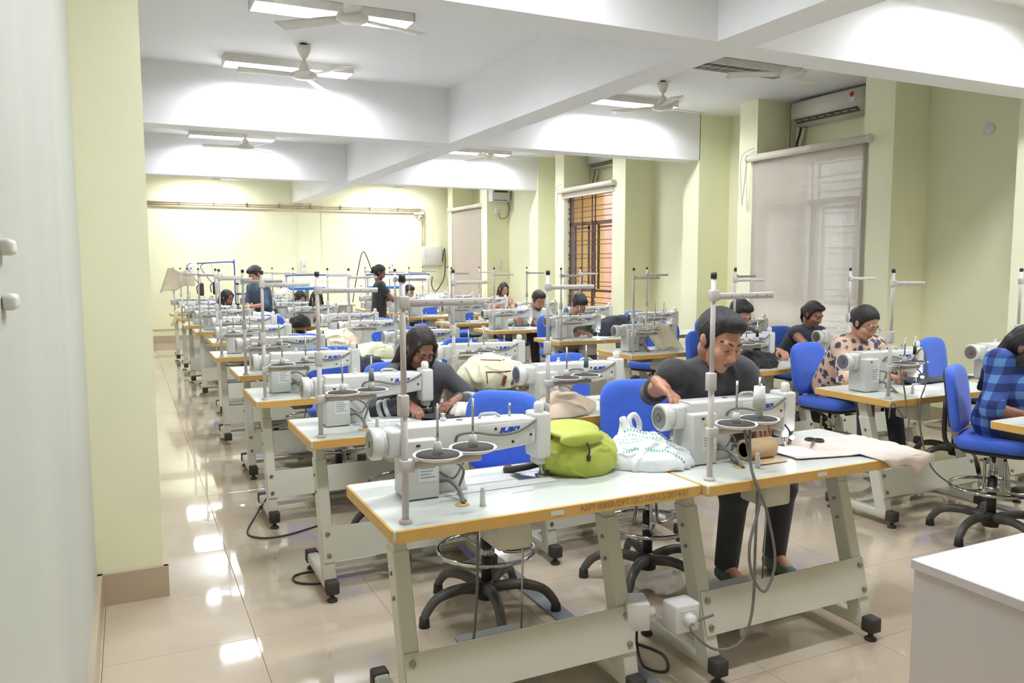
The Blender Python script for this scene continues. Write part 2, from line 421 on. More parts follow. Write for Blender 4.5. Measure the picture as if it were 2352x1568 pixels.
# ---- small fittings on the walls
t = thing('voltage_stabilizer', 'grey wall mounted voltage stabilizer box near the far pink blind', 'stabilizer', (7.38, 15.588, 2.95), math.pi / 2)
MB().rbox(-.2, 0, 0, .42, 0, .3, .02).build('body', 'box_grey', t)
MB().box(-.204, -.19, .05, .37, .19, .27).build('display_panel', 'cable_dark', t)
MB().box(-.203, -.19, .04, .38, .02, .035).build('stripe', 'logo_blue', t)
MB().tube(smooth_path([(-.05, .02, .05), (-.05, -.05, -.1), (-.04, 0, -.3), (-.04, .15, -.34), (-.03, .2, -.2)], 6), .008, 6).build('cable', 'cable_grey', t)
MB().rbox(-.04, 0, .15, .27, -.24, -.13, .01).build('wall_socket', 'switch_white', t)
tag(MB().lathe([(0, -.02), (.05, -.02), (.058, -.01), (.058, 0), (0, 0)], n=20, axis='x').build('wall_disc', 'switch_white', None, (XR, 4.99, 2.90)), 'small round white cover plate high on the right wall', 'cover plate')
tag(MB().rbox(-.09, 0, -.03, 0, 0, .2, .008).build('switch_plate', 'switch_white', None, (7.27, 15.588, 1.55)), 'small switch plate on the wall behind the glasses wearer', 'switch')
t = thing('wall_switch', 'small white wall switch fitting at the left edge on the near white wall', 'switch', (XL, 1.585, 1.56))
for z in (0, .092): MB().rbox(0, .022, -.03, .028, z - .014, z + .014, .008).build('switch_knob', 'switch_white', t)
# conduits on the back wall
mat('conduit', (222, 206, 176), 0.5, vary=.03)
for k, (z, lab) in enumerate(((2.945, 'topmost'), (2.905, 'middle'), (2.855, 'lowest'))):
    t = thing('wall_conduit', 'cream conduit along the back wall, %s of three' % lab, 'conduit', (XL, YB - .02, z))
    L_ = 6.55
    MB().cyl((0, 0, 0), (L_, 0, 0), .014 if k < 2 else .024, 8).build('pipe', 'conduit', t)
    if k < 2:
        zend = 2.08 - z
        MB().tube(smooth_path([(L_, 0, 0), (L_ + .06 + k * .0 - .06 * k, 0, -.02), (L_ + .08 - .06 * k, 0, -.08), (L_ + .08 - .06 * k, 0, zend)], 4), .014, 8).build('drop_pipe', 'conduit', t)
        clip = None
        for q in range(9):
            if clip is None: clip = MB().box(-.012, .012, -.03, .0, -.022, .03).build('clip', 'bolt', t); o = clip
            else: o = clip.copy(); C.objects.link(o)
            o.location = (.55 + q * .68, -.0, 0)
t = thing('security_camera', 'small white security camera under the conduits on the back wall', 'camera', (6.3, YB, 2.84))
MB().rbox(-.12, .12, -.1, 0, -.03, .03, .01).build('bracket', 'switch_white', t)
MB().ell((.02, -.1, -.09), (.05, .05, .05)).build('dome', 'switch_white', t); MB().ell((.02, -.145, -.1), (.02, .015, .02)).build('lens', 'black_plastic', t)
t = thing('electrical_panel', 'grey metal electrical panel on the back wall near the corner', 'panel', (6.38, YB, 1.62))
MB().rbox(0, .47, -.13, 0, 0, .45, .01).build('body', 'box_grey', t)
MB().rbox(.01, .46, -.138, -.13, .01, .44, .004).build('door', 'box_grey', t)
MB().cyl((.06, -.15, .22), (.06, -.138, .22), .012, 10).build('lock', 'bolt', t)
tag(MB().tube(smooth_path([(6.87, YB - .1, 1.72), (6.88, YB - .16, 1.95), (6.9, YB - .18, 2.0), (6.92, YB - .15, 1.7), (6.88, YB - .14, 1.3), (6.65, YB - .2, 1.0), (6.55, YB - .2, 1.15), (6.55, YB - .25, 1.35)], 7), .012, 6).build('hanging_cable', 'cable_dark'), 'dark cable looping down beside the grey electrical panel', 'cable')
q_ = [ony(808, 690, 16.3)] + [ony(x, y, 16.3) for x, y in ((816, 655), (828, 592), (833, 580), (839, 582), (853, 618), (866, 655))]; q_[0][2] = .86; q_[0][0] += .02; q_.append(V_(q_[-1][0] + .1, 16.25, .86))
tag(MB().tube(smooth_path(q_, 7), .010, 6).build('hanging_cable', 'cable_dark'), 'thin dark cable arching up between the two hanging tube lights', 'cable')
for k, (px, py, lab) in enumerate(((437, 617, 'left of the blue pipe arch'), (697, 612, 'in the middle of the wall'), (899, 610, 'behind the standing woman in black'))):
    p = ony(px, py, YB)
    t = thing('switch_box', 'white switch box on the back wall %s' % lab, 'switch', (p[0] - .06, YB, p[2] - .12))
    MB().rbox(0, .13, -.06, 0, 0, .26, .01).build('body', 'switch_white', t); MB().box(.045, .085, -.068, -.06, .12, .14).build('rocker', 'red_print', t)
t = thing('wall_conduit', 'thin cream conduit low on the back wall above the skirting', 'conduit', (XL, YB - .015, .29))
MB().cyl((0, 0, 0), (7.0, 0, 0), .012, 8).build('pipe', 'conduit', t)
for x in (3.42, 4.0): struct(MB().box(x, x + .02, YB - .012, YB, .3, 2.85).build('trim_%d' % (1 if x < 3.6 else 2), 'wall_paint'))

# ---- fluorescent fixtures
mat('fixture_white', (224, 220, 214), 0.4)
mat('reflector', (225, 228, 235), 0.15, metal=.9)
mat('tube_on', (255, 255, 255), .4, emit=(238, 240, 255), estr=14.0)
MATS['tube_on'].cycles.emission_sampling = 'NONE'
mat('tube_off', (225, 228, 228), .3)
LX = (1.52, 5.52); LY = (1.75, 3.55, 6.3, 8.18, 10.85, 12.85, 15.5, 17.55)
FX = {}
def fixture(on):
    t = thing('tube_light')
    h = MB(); h.box(-.61, .61, -.14, .14, -.012, 0); h.box(-.61, .61, -.14, -.128, -.075, 0); h.box(-.61, .61, .128, .14, -.075, 0); h.box(-.61, -.60, -.14, .14, -.075, 0); h.box(.60, .61, -.14, .14, -.075, 0)
    h.build('housing', 'fixture_white', t)
    MB().box(-.59, .59, -.12, .12, -.022, -.014).build('reflector', 'reflector', t)
    for y in (-.06, .06): MB().cyl((-.585, y, -.045), (.585, y, -.045), .013, 10).build('tube', 'tube_on' if on else 'tube_off', t)
    lam = MB().box(-.0015, .0015, -.127, .127, -.072, -.058).build('louvre_fin', 'reflector', t); lam.location = (-.5, 0, 0)
    for k in range(1, 11):
        o = lam.copy(); C.objects.link(o); o.location = (-.5 + k * .1, 0, 0)
    MB().box(-.6, .6, -.003, .003, -.074, -.05).build('louvre_spine', 'reflector', t)
    return t
def add_lamp(parent):
    ld = bpy.data.lights.new('lamp', 'AREA'); ld.shape = 'RECTANGLE'; ld.size = 1.18; ld.size_y = .20; ld.energy = LAMP_W; ld.color = (.91, .95, 1.0); ld.spread = math.radians(180)
    o = bpy.data.objects.new('lamp', ld); C.objects.link(o); o.parent = parent; o.location = (0, 0, -.052)
NM = {1.75: 'nearest to the camera', 3.55: 'before the nearest cross beam', 6.3: 'in the middle of the first bay', 8.18: 'in front of the second cross beam', 10.85: 'in the middle of the second bay', 12.85: 'in front of the third cross beam', 15.5: 'in the middle of the last bay', 17.55: 'against the back wall'}
first = {}
for xi, lx in enumerate(LX):
    for ly in LY:
        on = not (xi == 1 and ly == 6.3)
        if on in first: t = copy_tree(first[on], None, ('lamp',))
        else: t = first[on] = fixture(on)
        t.location = (lx, ly, ZC)
        tag(t, '%s ceiling tube light on the %s side, %s' % ('lit' if on else 'switched off', 'left' if xi == 0 else 'right', NM[ly]), 'ceiling light', 'ceiling tube lights')
        if on: add_lamp(t)

# ---- ceiling fans
mat('fan_white', (228, 224, 214), 0.35)
def fan():
    t = thing('ceiling_fan')
    MB().lathe([(0, 0), (.03, 0), (.03, -.02), (0, -.02)]).build('mount_hook', 'black_plastic', t)
    MB().lathe([(.065, -.02), (.06, -.05), (.035, -.11), (.014, -.13), (.014, -.14)], n=18).build('canopy', 'fan_white', t)
    MB().cyl((0, 0, -.12), (0, 0, -.2), .011, 10).build('rod', 'fan_white', t)
    MB().lathe([(.014, -.15), (.04, -.18), (.055, -.235), (.055, -.24)], n=18).build('lower_cup', 'fan_white', t)
    MB().lathe([(.05, -.238), (.10, -.25), (.115, -.27), (.112, -.29), (.09, -.305), (0, -.31)], n=24).build('motor', 'fan_white', t)
    for k in range(3):
        bl = MB(); bl.grid(lambda u, v: (.10 + .48 * u, (-.055 - .02 * u) + (.11 + .03 * u) * v, -.278 + .02 * (v - .5)), 6, 3, True, .004)
        bl.xf(Matrix.Rotation(2 * math.pi * k / 3, 4, 'Z')); bl.build('blade', 'fan_white', t)
    return t
f0 = None
FANS = [(1.48, 5.6, .3, 'left side, nearest'), (1.52, 7.45, 1.05, 'left side, second'), (1.62, 12.2, .9, 'left side, third'), (1.65, 16.9, .2, 'left side, at the far end'),
        (5.45, 5.5, .5, 'right side, nearest'), (5.33, 7.27, .15, 'right side, second'), (5.32, 11.8, 1.9, 'right side, third'), (5.4, 16.9, .9, 'right side, at the far end')]
for x, y, a, lab in FANS:
    if f0 is None: t = f0 = fan()
    else: t = copy_tree(f0)
    t.location = (x, y, ZC); t.rotation_euler = (0, 0, a)
    tag(t, 'white three-blade ceiling fan, ' + lab, 'ceiling fan', 'white ceiling fans')
# ================================================================== furniture prototypes
ZT = 0.80                                   # height of the sewing tables
def make_table():
    t = thing('sewing_table')
    MB().rbox(.004, 1.196, .004, .594, ZT - .036, ZT, .004, 1, False).build('tabletop', 'laminate', t)
    # orange edging with rounded corners
    def ring(r, off):
        P = []
        for cx, cy, a0 in ((1.2 - r, r, -90), (1.2 - r, .6 - r, 0), (r, .6 - r, 90), (r, r, 180)):
            for k in range(5):
                w = math.radians(a0 + 22.5 * k); P.append((cx + (r - off) * math.cos(w), cy + (r - off) * math.sin(w)))
        return P
    o_, i_ = ring(.025, 0), ring(.025, .006); n = len(o_); v = []; f = []
    for P, z in ((o_, ZT - .040), (o_, ZT - .002), (i_, ZT + .0008), (i_, ZT - .040)): v += [(x, y, z) for x, y in P]
    for a in range(3):
        for k in range(n): f.append((a * n + k, a * n + (k + 1) % n, (a + 1) * n + (k + 1) % n, (a + 1) * n + k))
    for k in range(n): f.append((3 * n + k, 3 * n + (k + 1) % n, (k + 1) % n, k))
    MB().add(v, f).build('edge_band', 'edge_orange', t)
    for lx in (.09, .93):
        y1, z1, y0, z0 = .27, ZT - .045, .085, .085
        def seg(za, zb, hw, hd):
            m = MB(); ya = y0 + (y1 - y0) * (za - z0) / (z1 - z0); yb = y0 + (y1 - y0) * (zb - z0) / (z1 - z0)
            v = [(lx - hw, ya - hd, za), (lx + hw, ya - hd, za), (lx + hw, ya + hd, za), (lx - hw, ya + hd, za), (lx - hw, yb - hd, zb), (lx + hw, yb - hd, zb), (lx + hw, yb + hd, zb), (lx - hw, yb + hd, zb)]
            bm = bmesh.new(); vs = [bm.verts.new(p) for p in v]
            for q in ((0, 3, 2, 1), (4, 5, 6, 7), (0, 1, 5, 4), (1, 2, 6, 5), (2, 3, 7, 6), (3, 0, 4, 7)): bm.faces.new([vs[i] for i in q])
            bmesh.ops.bevel(bm, geom=bm.edges[:], offset=.004, segments=1, affect='EDGES'); return m.from_bm(bm, False)
        g = seg(.07, .66, .029, .040).build('leg', 'cream_metal', t)
        seg(.55, ZT - .04, .024, .034).build('upper_post', 'cream_metal', g)
        MB().rbox(lx - .027, lx + .027, .02, .50, .045, .095, .006, 1).build('foot_bar', 'cream_metal', g)
        for y in (-.005, .465):
            MB().rbox(lx - .031, lx + .031, y, y + .06, .038, .102, .006, 1).build('foot_cap', 'rubber', g)
            MB().lathe([(0, 0), (.026, 0), (.026, .008), (.012, .018), (.009, .04), (0, .04)], (lx, y + .03, 0), 12).build('leveller', 'rubber', g)
        for z in (.50, .58):
            yy = y0 + (y1 - y0) * (z - z0) / (z1 - z0)
            for sx in (-1, 1): MB().cyl((lx + sx * .029, yy, z), (lx + sx * .035, yy, z), .008, 8).build('bolt', 'bolt', g)
    # cross panel between the legs, leaning with them
    def py(z): return y0 + (y1 - y0) * (z - z0) / (z1 - z0) - .043
    bar = MB().add([(.065, py(.18) - .006, .18), (.955, py(.18) - .006, .18), (.955, py(.34) - .006, .34), (.065, py(.34) - .006, .34), (.065, py(.18), .18), (.955, py(.18), .18), (.955, py(.34), .34), (.065, py(.34), .34)],
                   [(0, 1, 2, 3), (7, 6, 5, 4), (0, 4, 5, 1), (3, 2, 6, 7), (0, 3, 7, 4), (1, 5, 6, 2)]).build('cross_panel', 'cream_metal', t)
    for x in (.09, .93):
        for z in (.21, .31): MB().cyl((x, py(z) - .006, z), (x, py(z) - .014, z), .011, 10).build('bolt', 'bolt', bar)
    MB().box(.09, .93, .33, .37, .05, .075).build('floor_rail', 'cream_metal', t)
    tr = MB().grid(lambda u, v: (.40 + .26 * u, .27 + .24 * v, .11 + .05 * v), 6, 4, False, .008); tr.build('treadle', 'cable_grey', t)
    MB().cyl((.62, .36, .13), (.62, .34, .66), .004, 6).build('treadle_rod', 'steel', t)
    MB().rbox(.42, .56, .14, .30, .62, .755, .01, 1).build('power_box', 'cream_metal', t)
    MB().rbox(.25, .38, .2, .42, .70, .76, .01, 1).build('drawer', 'cable_grey', t)
    MB().lathe([(.011, 0), (.009, .05), (.007, .062), (0, .064)], (.36, .13, ZT), 10).build('rest_pin', 'machine_white', t)
    MB().lathe([(.026, 0), (.026, .0014), (0, .0015)], (.30, .17, ZT), 14).build('cable_hole', 'edge_orange', t)
    MB().box(.515, .60, .215, .222, ZT, ZT + .0012).build('hinge_slot', 'bar_metal', t)
    return t

def make_machine():
    """origin: table top height, at the table's front left corner"""
    t = thing('sewing_machine'); yc = .37
    MB().rbox(.25, .735, yc - .09, yc + .09, 0, .004, .002, 1).build('bed', 'label_white', t)
    MB().box(.60, .72, yc - .03, yc + .05, .004, .006).build('needle_plate', 'steel', t)
    # arm and column as one casting: C-shaped side profile
    prof = [(.245, .002), (.385, .002), (.372, .03), (.36, .09), (.375, .115), (.40, .128), (.60, .142), (.66, .15), (.66, .245), (.60, .25), (.15, .256), (.135, .25), (.135, .15), (.245, .15)]
    a = MB().prism(prof, yc - .058, yc + .045, .010, 'y', 2).build('arm', 'machine_white', t)
    # raised back plate and cover seams
    MB().rbox(.42, .64, yc - .0605, yc - .057, .158, .238, .003, 1).build('back_plate', 'machine_white', t)
    for x, z in ((.43, .17), (.63, .225), (.635, .185), (.56, .165), (.49, .22)): MB().cyl((x, yc - .062, z), (x, yc - .057, z), .0055, 8).build('screw', 'black_plastic', t)
    MB().rbox(.66, .725, yc - .062, yc + .045, .085, .262, .012).build('head', 'machine_white', t)
    MB().rbox(.675, .715, yc - .035, yc + .03, .055, .09, .008).build('presser_housing', 'box_grey', t)
    MB().cyl((.70, yc - .01, .006), (.70, yc - .01, .06), .0035, 8).build('needle_bar', 'steel', t)
    MB().cyl((.70, yc - .025, .012), (.70, yc - .025, .06), .005, 8).build('presser_bar', 'steel', t)
    MB().rbox(.690, .712, yc - .03, yc + .015, .004, .012, .002, 1).build('presser_foot', 'steel', t)
    MB().tube(smooth_path([(.735, yc + .0, .22), (.74, yc - .01, .12), (.735, yc - .02, .04), (.725, yc - .02, .02)], 5), .007, 6).build('knee_lift_lever', 'cable_dark', t)
    MB().lathe([(.018, 0), (.02, .01), (.02, .035), (.012, .045), (0, .046)], (.685, yc - .03, .258), 12).build('thread_knob', 'switch_white', t)
    MB().lathe([(.016, 0), (.013, .02), (.011, .02), (.011, .03), (0, .031)], (.71, yc - .0, .258), 10).build('tension_cap', 'dark_foam', t)
    MB().cyl((.575, yc, .25), (.575, yc, .30), .005, 8).build('thread_post', 'steel', t)
    MB().tube(smooth_path([(.45, yc, .25), (.455, yc - .01, .268), (.50, yc - .02, .27), (.52, yc, .262), (.54, yc, .25)], 4), .006, 6).build('bobbin_winder', 'box_grey', t)
    MB().lathe([(.012, 0), (.012, .012), (.007, .014), (.007, .024), (.011, .028), (0, .03)], (.31, yc + .01, .252), 10).build('oil_cap', 'label_white', t)
    MB().lathe([(.014, 0), (.014, .002), (0, .003)], (.37, yc, .2515), 10).build('oil_window', 'black_plastic', t)
    # handwheel, motor
    hw = MB().tube([(.030, yc, .195), (.034, yc, .195), (.066, yc, .195), (.070, yc, .195)], [.053, .057, .057, .053], 28).build('handwheel', 'machine_white', t)
    MB().cyl((.070, yc, .195), (.084, yc, .195), .046, 20).build('wheel_neck', 'box_grey', hw)
    MB().lathe([(.018, .0275), (.044, .0275), (.044, .0305), (.018, .0305), (.018, .0275)], (0, yc, .195), 24, 'x', False).build('wheel_face', 'bolt', hw)
    MB().lathe([(0, .025), (.012, .025), (.012, .031), (0, .031)], (0, yc, .195), 12, 'x', False).build('hub_screw', 'bolt', hw)
    MB().rbox(.083, .14, yc - .045, yc + .045, .145, .245, .015).build('motor_housing', 'machine_white', t)
    # control box on the rear of the machine
    bp = [(.13, .004), (.255, .004), (.255, .205), (.245, .215), (.13, .215)]
    cb = MB().prism(bp, yc - .10, yc + .04, .008, 'y', 2).build('control_box', 'box_grey', t)
    yf = yc - .1012
    MB().box(.175, .245, yf, yf + .001, .065, .16).build('label_panel', 'label_white', cb)
    for k in range(7): MB().box(.182, .182 + .055 - .008 * (k % 3), yf - .0006, yf, .145 - k * .011, .149 - k * .011).build('print_line', 'label_text', cb)
    MB().add([(.181, yf - .0008, .162), (.197, yf - .0008, .162), (.189, yf - .0008, .178)], [(0, 1, 2)]).build('warning_triangle', 'yellow_sign', cb)
    MB().box(.168, .183, yf - .0006, yf, .192, .200).build('indicator', 'black_plastic', cb)
    # brand lettering on the back of the arm
    me = text_mesh('JUKI', .034, .0006, .18, .0018); me.materials.append(MATS['logo_blue'])
    o = bpy.data.objects.new('logo', me); C.objects.link(o); o.parent = t; o.location = (.545, yc - .0615, .212); o.rotation_euler = (math.pi / 2, 0, 0); o.scale = (1.25, .72, 1)
    # wiring
    for pts, r in (([(.26, yc - .05, .12), (.30, yc - .09, .13), (.345, yc - .1, .09), (.33, yc - .09, .02), (.32, .19, .0)], .005),
                   ([(.26, yc - .06, .05), (.29, yc - .1, .06), (.31, .22, .03), (.302, .17, .0)], .008),
                   ([(.26, yc - .05, .09), (.31, yc - .08, .06), (.35, yc - .07, .1), (.38, yc - .06, .14)], .004)):
        MB().tube(smooth_path(pts, 5), r, 6).build('cable', 'cable_grey', t)
    MB().tube(smooth_path([(.33, yc - .062, .19), (.34, yc - .075, .215), (.40, yc - .078, .218), (.50, yc - .07, .198), (.58, yc - .07, .206), (.655, yc - .065, .24)], 5), .0055, 6).build('air_hose', 'cable_grey', t)
    return t

def make_stand():
    """origin: table top, at the foot of the pole; arms reach along +x"""
    t = thing('thread_stand')
    MB().lathe([(0, 0), (.022, 0), (.022, .006), (.015, .014), (.0, .014)], n=16).build('base_flange', 'bar_metal', t)
    MB().cyl((0, 0, .01), (0, 0, .40), .0115, 12).build('lower_pole', 'stand_metal', t)
    MB().cyl((0, 0, .36), (0, 0, .78), .0095, 12).build('upper_pole', 'stand_metal', t)
    MB().lathe([(.0115, 0), (.0115, .022), (0, .024)], (0, 0, .768), 10).build('pole_cap', 'black_plastic', t)
    MB().rbox(-.019, .014, -.016, .016, .345, .415, .005).build('coupling', 'stand_metal', t)
    MB().rbox(-.016, .03, -.016, .016, .165, .205, .004).build('clamp', 'stand_metal', t)
    MB().rbox(-.014, .02, -.014, .014, .685, .725, .004).build('clamp', 'stand_metal', t)
    MB().rbox(.015, .285, -.006, .006, .690, .714, .003, 1).build('guide_arm', 'stand_metal', t)
    for x in (.08, .13, .2, .25): MB().cyl((x, -.007, .702), (x, -.006, .702), .003, 6).build('guide_hole', 'bolt', t)
    MB().rbox(.02, .27, -.009, .009, .172, .194, .004, 1).build('tray_arm', 'bar_metal', t)
    for x, y in ((.105, -.02), (.25, .02)):
        d = MB().lathe([(0, .204), (.068, .204), (.082, .214), (.080, .217), (.066, .208), (0, .208)], (x, y, 0), 20).build('spool_dish', 'switch_white', t)
        MB().lathe([(0, .209), (.07, .212), (.07, .217), (0, .2175)], (x, y, 0), 16).build('foam_pad', 'dark_foam', d)
        MB().lathe([(.019, .216), (.012, .255), (.009, .257), (0, .258)], (x, y, 0), 10).build('cone_holder', 'box_grey', d)
        MB().cyl((x, y, .25), (x, y, .38), .0045, 8).build('spindle', 'steel', d)
        MB().cyl((x, y, .19), (x, y, .205), .01, 8).build('dish_stem', 'bar_metal', d)
    return t

def make_chair(seat_z=.58):
    """origin: floor under the gas post; the sitter faces -y"""
    t = thing('swivel_chair')
    def pad(w, d, r, zz, th, curve=0):
        bm = bmesh.new(); N = 36; rings = []
        for (s, z) in ((.80, -th / 2), (.95, -th * .45), (1.0, -th * .1), (.99, th * .2), (.93, th * .42), (.75, th * .5)):
            ring = []
            for k in range(N):
                a = 2 * math.pi * k / N; c, s_ = math.cos(a), math.sin(a)
                ex = 2 / 4.0
                x = w / 2 * (abs(c) ** ex) * (1 if c >= 0 else -1) * s; y = d / 2 * (abs(s_) ** ex) * (1 if s_ >= 0 else -1) * s
                ring.append(bm.verts.new((x, y, z + curve * (x / (w / 2)) ** 2 * .02)))
            rings.append(ring)
        for i in range(len(rings) - 1):
            for k in range(N): bm.faces.new((rings[i][k], rings[i][(k + 1) % N], rings[i + 1][(k + 1) % N], rings[i + 1][k]))
        bm.faces.new(rings[0][::-1]); bm.faces.new(rings[-1]); return MB().from_bm(bm, True)
    pad(.44, .43, .1, 0, .075).xf(Matrix.Translation((0, -.02, seat_z))).build('seat', 'blue_fabric', t)
    pad(.40, .39, .1, 0, .03).xf(Matrix.Translation((0, -.02, seat_z - .045))).build('seat_shell', 'black_plastic', t)
    R = Matrix.Rotation(math.radians(-80), 4, 'X')
    Mb = Matrix.Translation((0, .215, seat_z + .235)) @ Matrix.Rotation(math.radians(82), 4, 'X')
    pad(.39, .40, .1, 0, .06, 1).xf(Mb).build('backrest', 'blue_fabric', t)
    pad(.36, .37, .1, 0, .02, 1).xf(Matrix.Translation((0, .245, seat_z + .235)) @ Matrix.Rotation(math.radians(82), 4, 'X')).build('back_shell', 'black_plastic', t)
    MB().tube(smooth_path([(0, .05, seat_z - .065), (0, .2, seat_z - .065), (0, .265, seat_z - .02), (0, .27, seat_z + .2)], 5), .014, 8).build('back_bar', 'black_plastic', t)
    MB().rbox(-.09, .09, -.1, .1, seat_z - .075, seat_z - .055, .01).build('mechanism', 'black_plastic', t)
    MB().tube([(.05, .02, seat_z - .065), (.2, .03, seat_z - .07), (.24, .03, seat_z - .075)], .006, 6).build('lever', 'black_plastic', t)
    MB().cyl((0, 0, .30), (0, 0, seat_z - .06), .014, 12).build('gas_post', 'chrome', t)
    MB().cyl((0, 0, .12), (0, 0, .36), .026, 14).build('post_sleeve', 'black_plastic', t)
    MB().lathe([(.0, .06), (.045, .065), (.05, .12), (.03, .15), (0, .15)], n=16).build('hub', 'black_plastic', t)
    ringp = [(.225 * math.cos(2 * math.pi * k / 32), .225 * math.sin(2 * math.pi * k / 32), .30) for k in range(32)]
    MB().tube(ringp, .011, 8, closed=True).build('foot_ring', 'chrome', t)
    for k in range(3):
        a = 2 * math.pi * k / 3 + .4; c, s_ = math.cos(a), math.sin(a)
        MB().tube(smooth_path([(.225 * c, .225 * s_, .30), (.12 * c, .12 * s_, .285), (.07 * c, .07 * s_, .31), (.06 * c, .06 * s_, seat_z - .1)], 5), .009, 7).build('ring_support', 'chrome', t)
    MB().lathe([(.03, .27), (.04, .28), (.04, .30), (.03, .31)], n=14).build('ring_collar', 'steel', t)
    leg = None
    for k in range(5):
        a = 2 * math.pi * k / 5 + .3
        if leg is None:
            leg = MB().tube(smooth_path([(.03, 0, .115), (.15, 0, .135), (.26, 0, .115), (.315, 0, .06), (.325, 0, .03)], 4), [.028, .028, .028, .027, .026, .026, .025, .024, .023, .022, .022, .021, .021, .02, .02, .019, .018], 8).build('star_leg', 'leg_grey', t)
            MB().lathe([(.026, 0), (.022, .045), (.016, .05), (0, .05)], (.325, 0, 0), 12).build('glide', 'black_plastic', leg); l = leg
        else: l = copy_tree(leg, t)
        l.rotation_euler = (0, 0, a)
    return t

# ================================================================== the four columns of workstations
ORD = ['nearest the camera', 'second from camera', 'third from camera', 'fourth from camera', 'fifth from camera', 'sixth from camera', 'seventh from camera', 'eighth from camera', 'ninth from camera', 'farthest away']
COLN = {'A': 'leftmost column', 'B': 'second column from left', 'C': 'third column from left', 'D': 'rightmost column'}
TAB = {
 'A': [(.704, 2.312), (.739, 3.71), (.668, 4.944), (.714, 6.186), (.677, 7.52), (.788, 9.0), (.732, 10.53), (.68, 11.73), (.683, 13.31), (.647, 14.69)],
 'B': [(1.906, 2.285), (1.945, 3.66), (1.93, 4.99), (1.94, 6.33), (1.91, 7.75), (1.99, 9.03), (1.94, 10.85), (1.92, 12.42), (1.93, 13.6), (1.9, 14.8)],
 'C': [(4.05, 2.03), (4.10, 3.27), (4.10, 4.66), (4.08, 5.98), (4.12, 7.40), (4.06, 9.0), (4.03, 10.38), (3.95, 12.0), (4.02, 13.27), (3.91, 14.43)],
 'D': [(5.27, 2.05), (5.32, 3.26), (5.32, 4.66), (5.30, 6.02), (5.33, 7.54), (5.33, 9.04), (5.30, 10.55), (5.30, 12.34), (5.32, 13.85), (5.3, 15.2)],
}
SEATS = {}
PT, PM, PS, PC = make_table(), make_machine(), make_stand(), make_chair()
used = set()
def place(proto, loc, rz, label, cat, group, skip=()):
    if proto.name not in used: used.add(proto.name); t = proto
    else: t = copy_tree(proto, None, skip)
    t.location = loc; t.rotation_euler = (0, 0, rz)
    return tag(t, label, cat, group)
rnd = random.Random(5)
CHROT = {}      # (col,row): (dx, dy, rz) of the chair
TINY_T = ('bolt', 'hinge_slot', 'leveller', 'treadle_rod'); TINY_M = ('screw', 'print_line', 'indicator', 'cable', 'oil_window', 'needle_bar', 'hub_screw'); TINY_S = ('guide_hole', 'dish_stem'); TINY_C = ('lever', 'ring_collar')
CHAIR = {('A', 0): (1.46, 3.31, -.82), ('B', 0): (2.35, 3.28, -.25), ('A', 1): (1.50, 4.62, .1), ('C', 0): (4.58, 2.93, .42), ('C', 1): (4.80, 4.36, .1),
         ('B', 1): (2.75, 4.55, .2), ('A', 2): (1.35, 5.75, -.1), ('A', 3): (1.42, 7.0, .1), ('A', 4): (1.40, 8.35, .25), ('C', 4): (4.62, 8.28, .0), ('C', 3): (4.95, 6.85, -1.1), ('D', 1): (6.05, 4.2, .2), ('D', 2): (5.80, 5.72, 0), ('C', 2): (4.80, 5.66, 0), ('C', 5): (4.74, 9.82, 0), ('D', 7): (6.0, 13.16, 0), ('A', 7): (1.38, 12.74, .75), ('B', 7): (2.58, 13.25, .2), ('B', 6): (2.52, 11.82, 0), ('C', 8): (4.66, 14.06, .3)}
NOCHAIR = {('D', 0), ('D', 9), ('A', 9), ('B', 9), ('C', 9)}
NOM = {}
for col in 'ABCD':
    for i, (x, y) in enumerate(TAB[col]):
        far = i >= 4; w = '%s, %s' % (ORD[i], COLN[col])
        place(PT, (x, y, 0), 0, 'white sewing table with orange edge, ' + w, 'table', 'sewing tables', TINY_T if far else ())
        place(PM, (x + rnd.uniform(-.01, .015), y + rnd.uniform(-.015, .015), ZT), 0, 'white sewing machine on the table ' + w, 'sewing machine', 'sewing machines', TINY_M if far else ())
        place(PS, (x + .065, y + .07, ZT), rnd.uniform(-.12, .12) if (col, i) not in (('A', 0), ('B', 0)) else (.05 if col == 'A' else -.03), 'metal thread stand on the table ' + w, 'thread stand', 'thread stands', TINY_S if far else ())
        if (col, i) in NOCHAIR: continue
        cx, cy, rz = CHAIR.get((col, i), (x + .68 + rnd.uniform(-.06, .06), min(y + 1.0, (TAB[col][i + 1][1] - .31) if i < 9 else 99), rnd.uniform(-.4, .4)))
        place(PC, (cx, cy, 0), rz, 'blue swivel chair behind the table ' + w, 'chair', 'blue swivel chairs', TINY_C if far else ())
        SEATS[col, i] = (cx, cy, rz)
# ================================================================== people (implicit surfaces meshed with surface nets)
def V3(*a): return np.array(a[0] if len(a) == 1 else a, float)
def unit(v): v = np.asarray(v, float); return v / (np.linalg.norm(v) + 1e-12)
def cap(a, b, ra, rb, *clips): return ('cap', V3(a), V3(b), ra, rb, clips)
def ell(c, r, R=None, *clips): return ('ell', V3(c), V3(r), np.eye(3) if R is None else np.asarray(R), clips)
def prim_d(p, X):
    if p[0] == 'cap':
        a, b, ra, rb, cl = p[1:]; ab = b - a; L2 = ab @ ab + 1e-12
        t = np.clip(((X - a) @ ab) / L2, 0, 1)
        d = np.linalg.norm(X - a - t[..., None] * ab, axis=-1) - (ra + (rb - ra) * t)
    else:
        c, r, R, cl = p[1:]; q = (X - c) @ R
        k0 = np.linalg.norm(q / r, axis=-1); k1 = np.linalg.norm(q / (r * r), axis=-1) + 1e-9
        d = k0 * (k0 - 1) / k1
    for pt, n in cl: d = np.maximum(d, (X - pt) @ n)
    return d
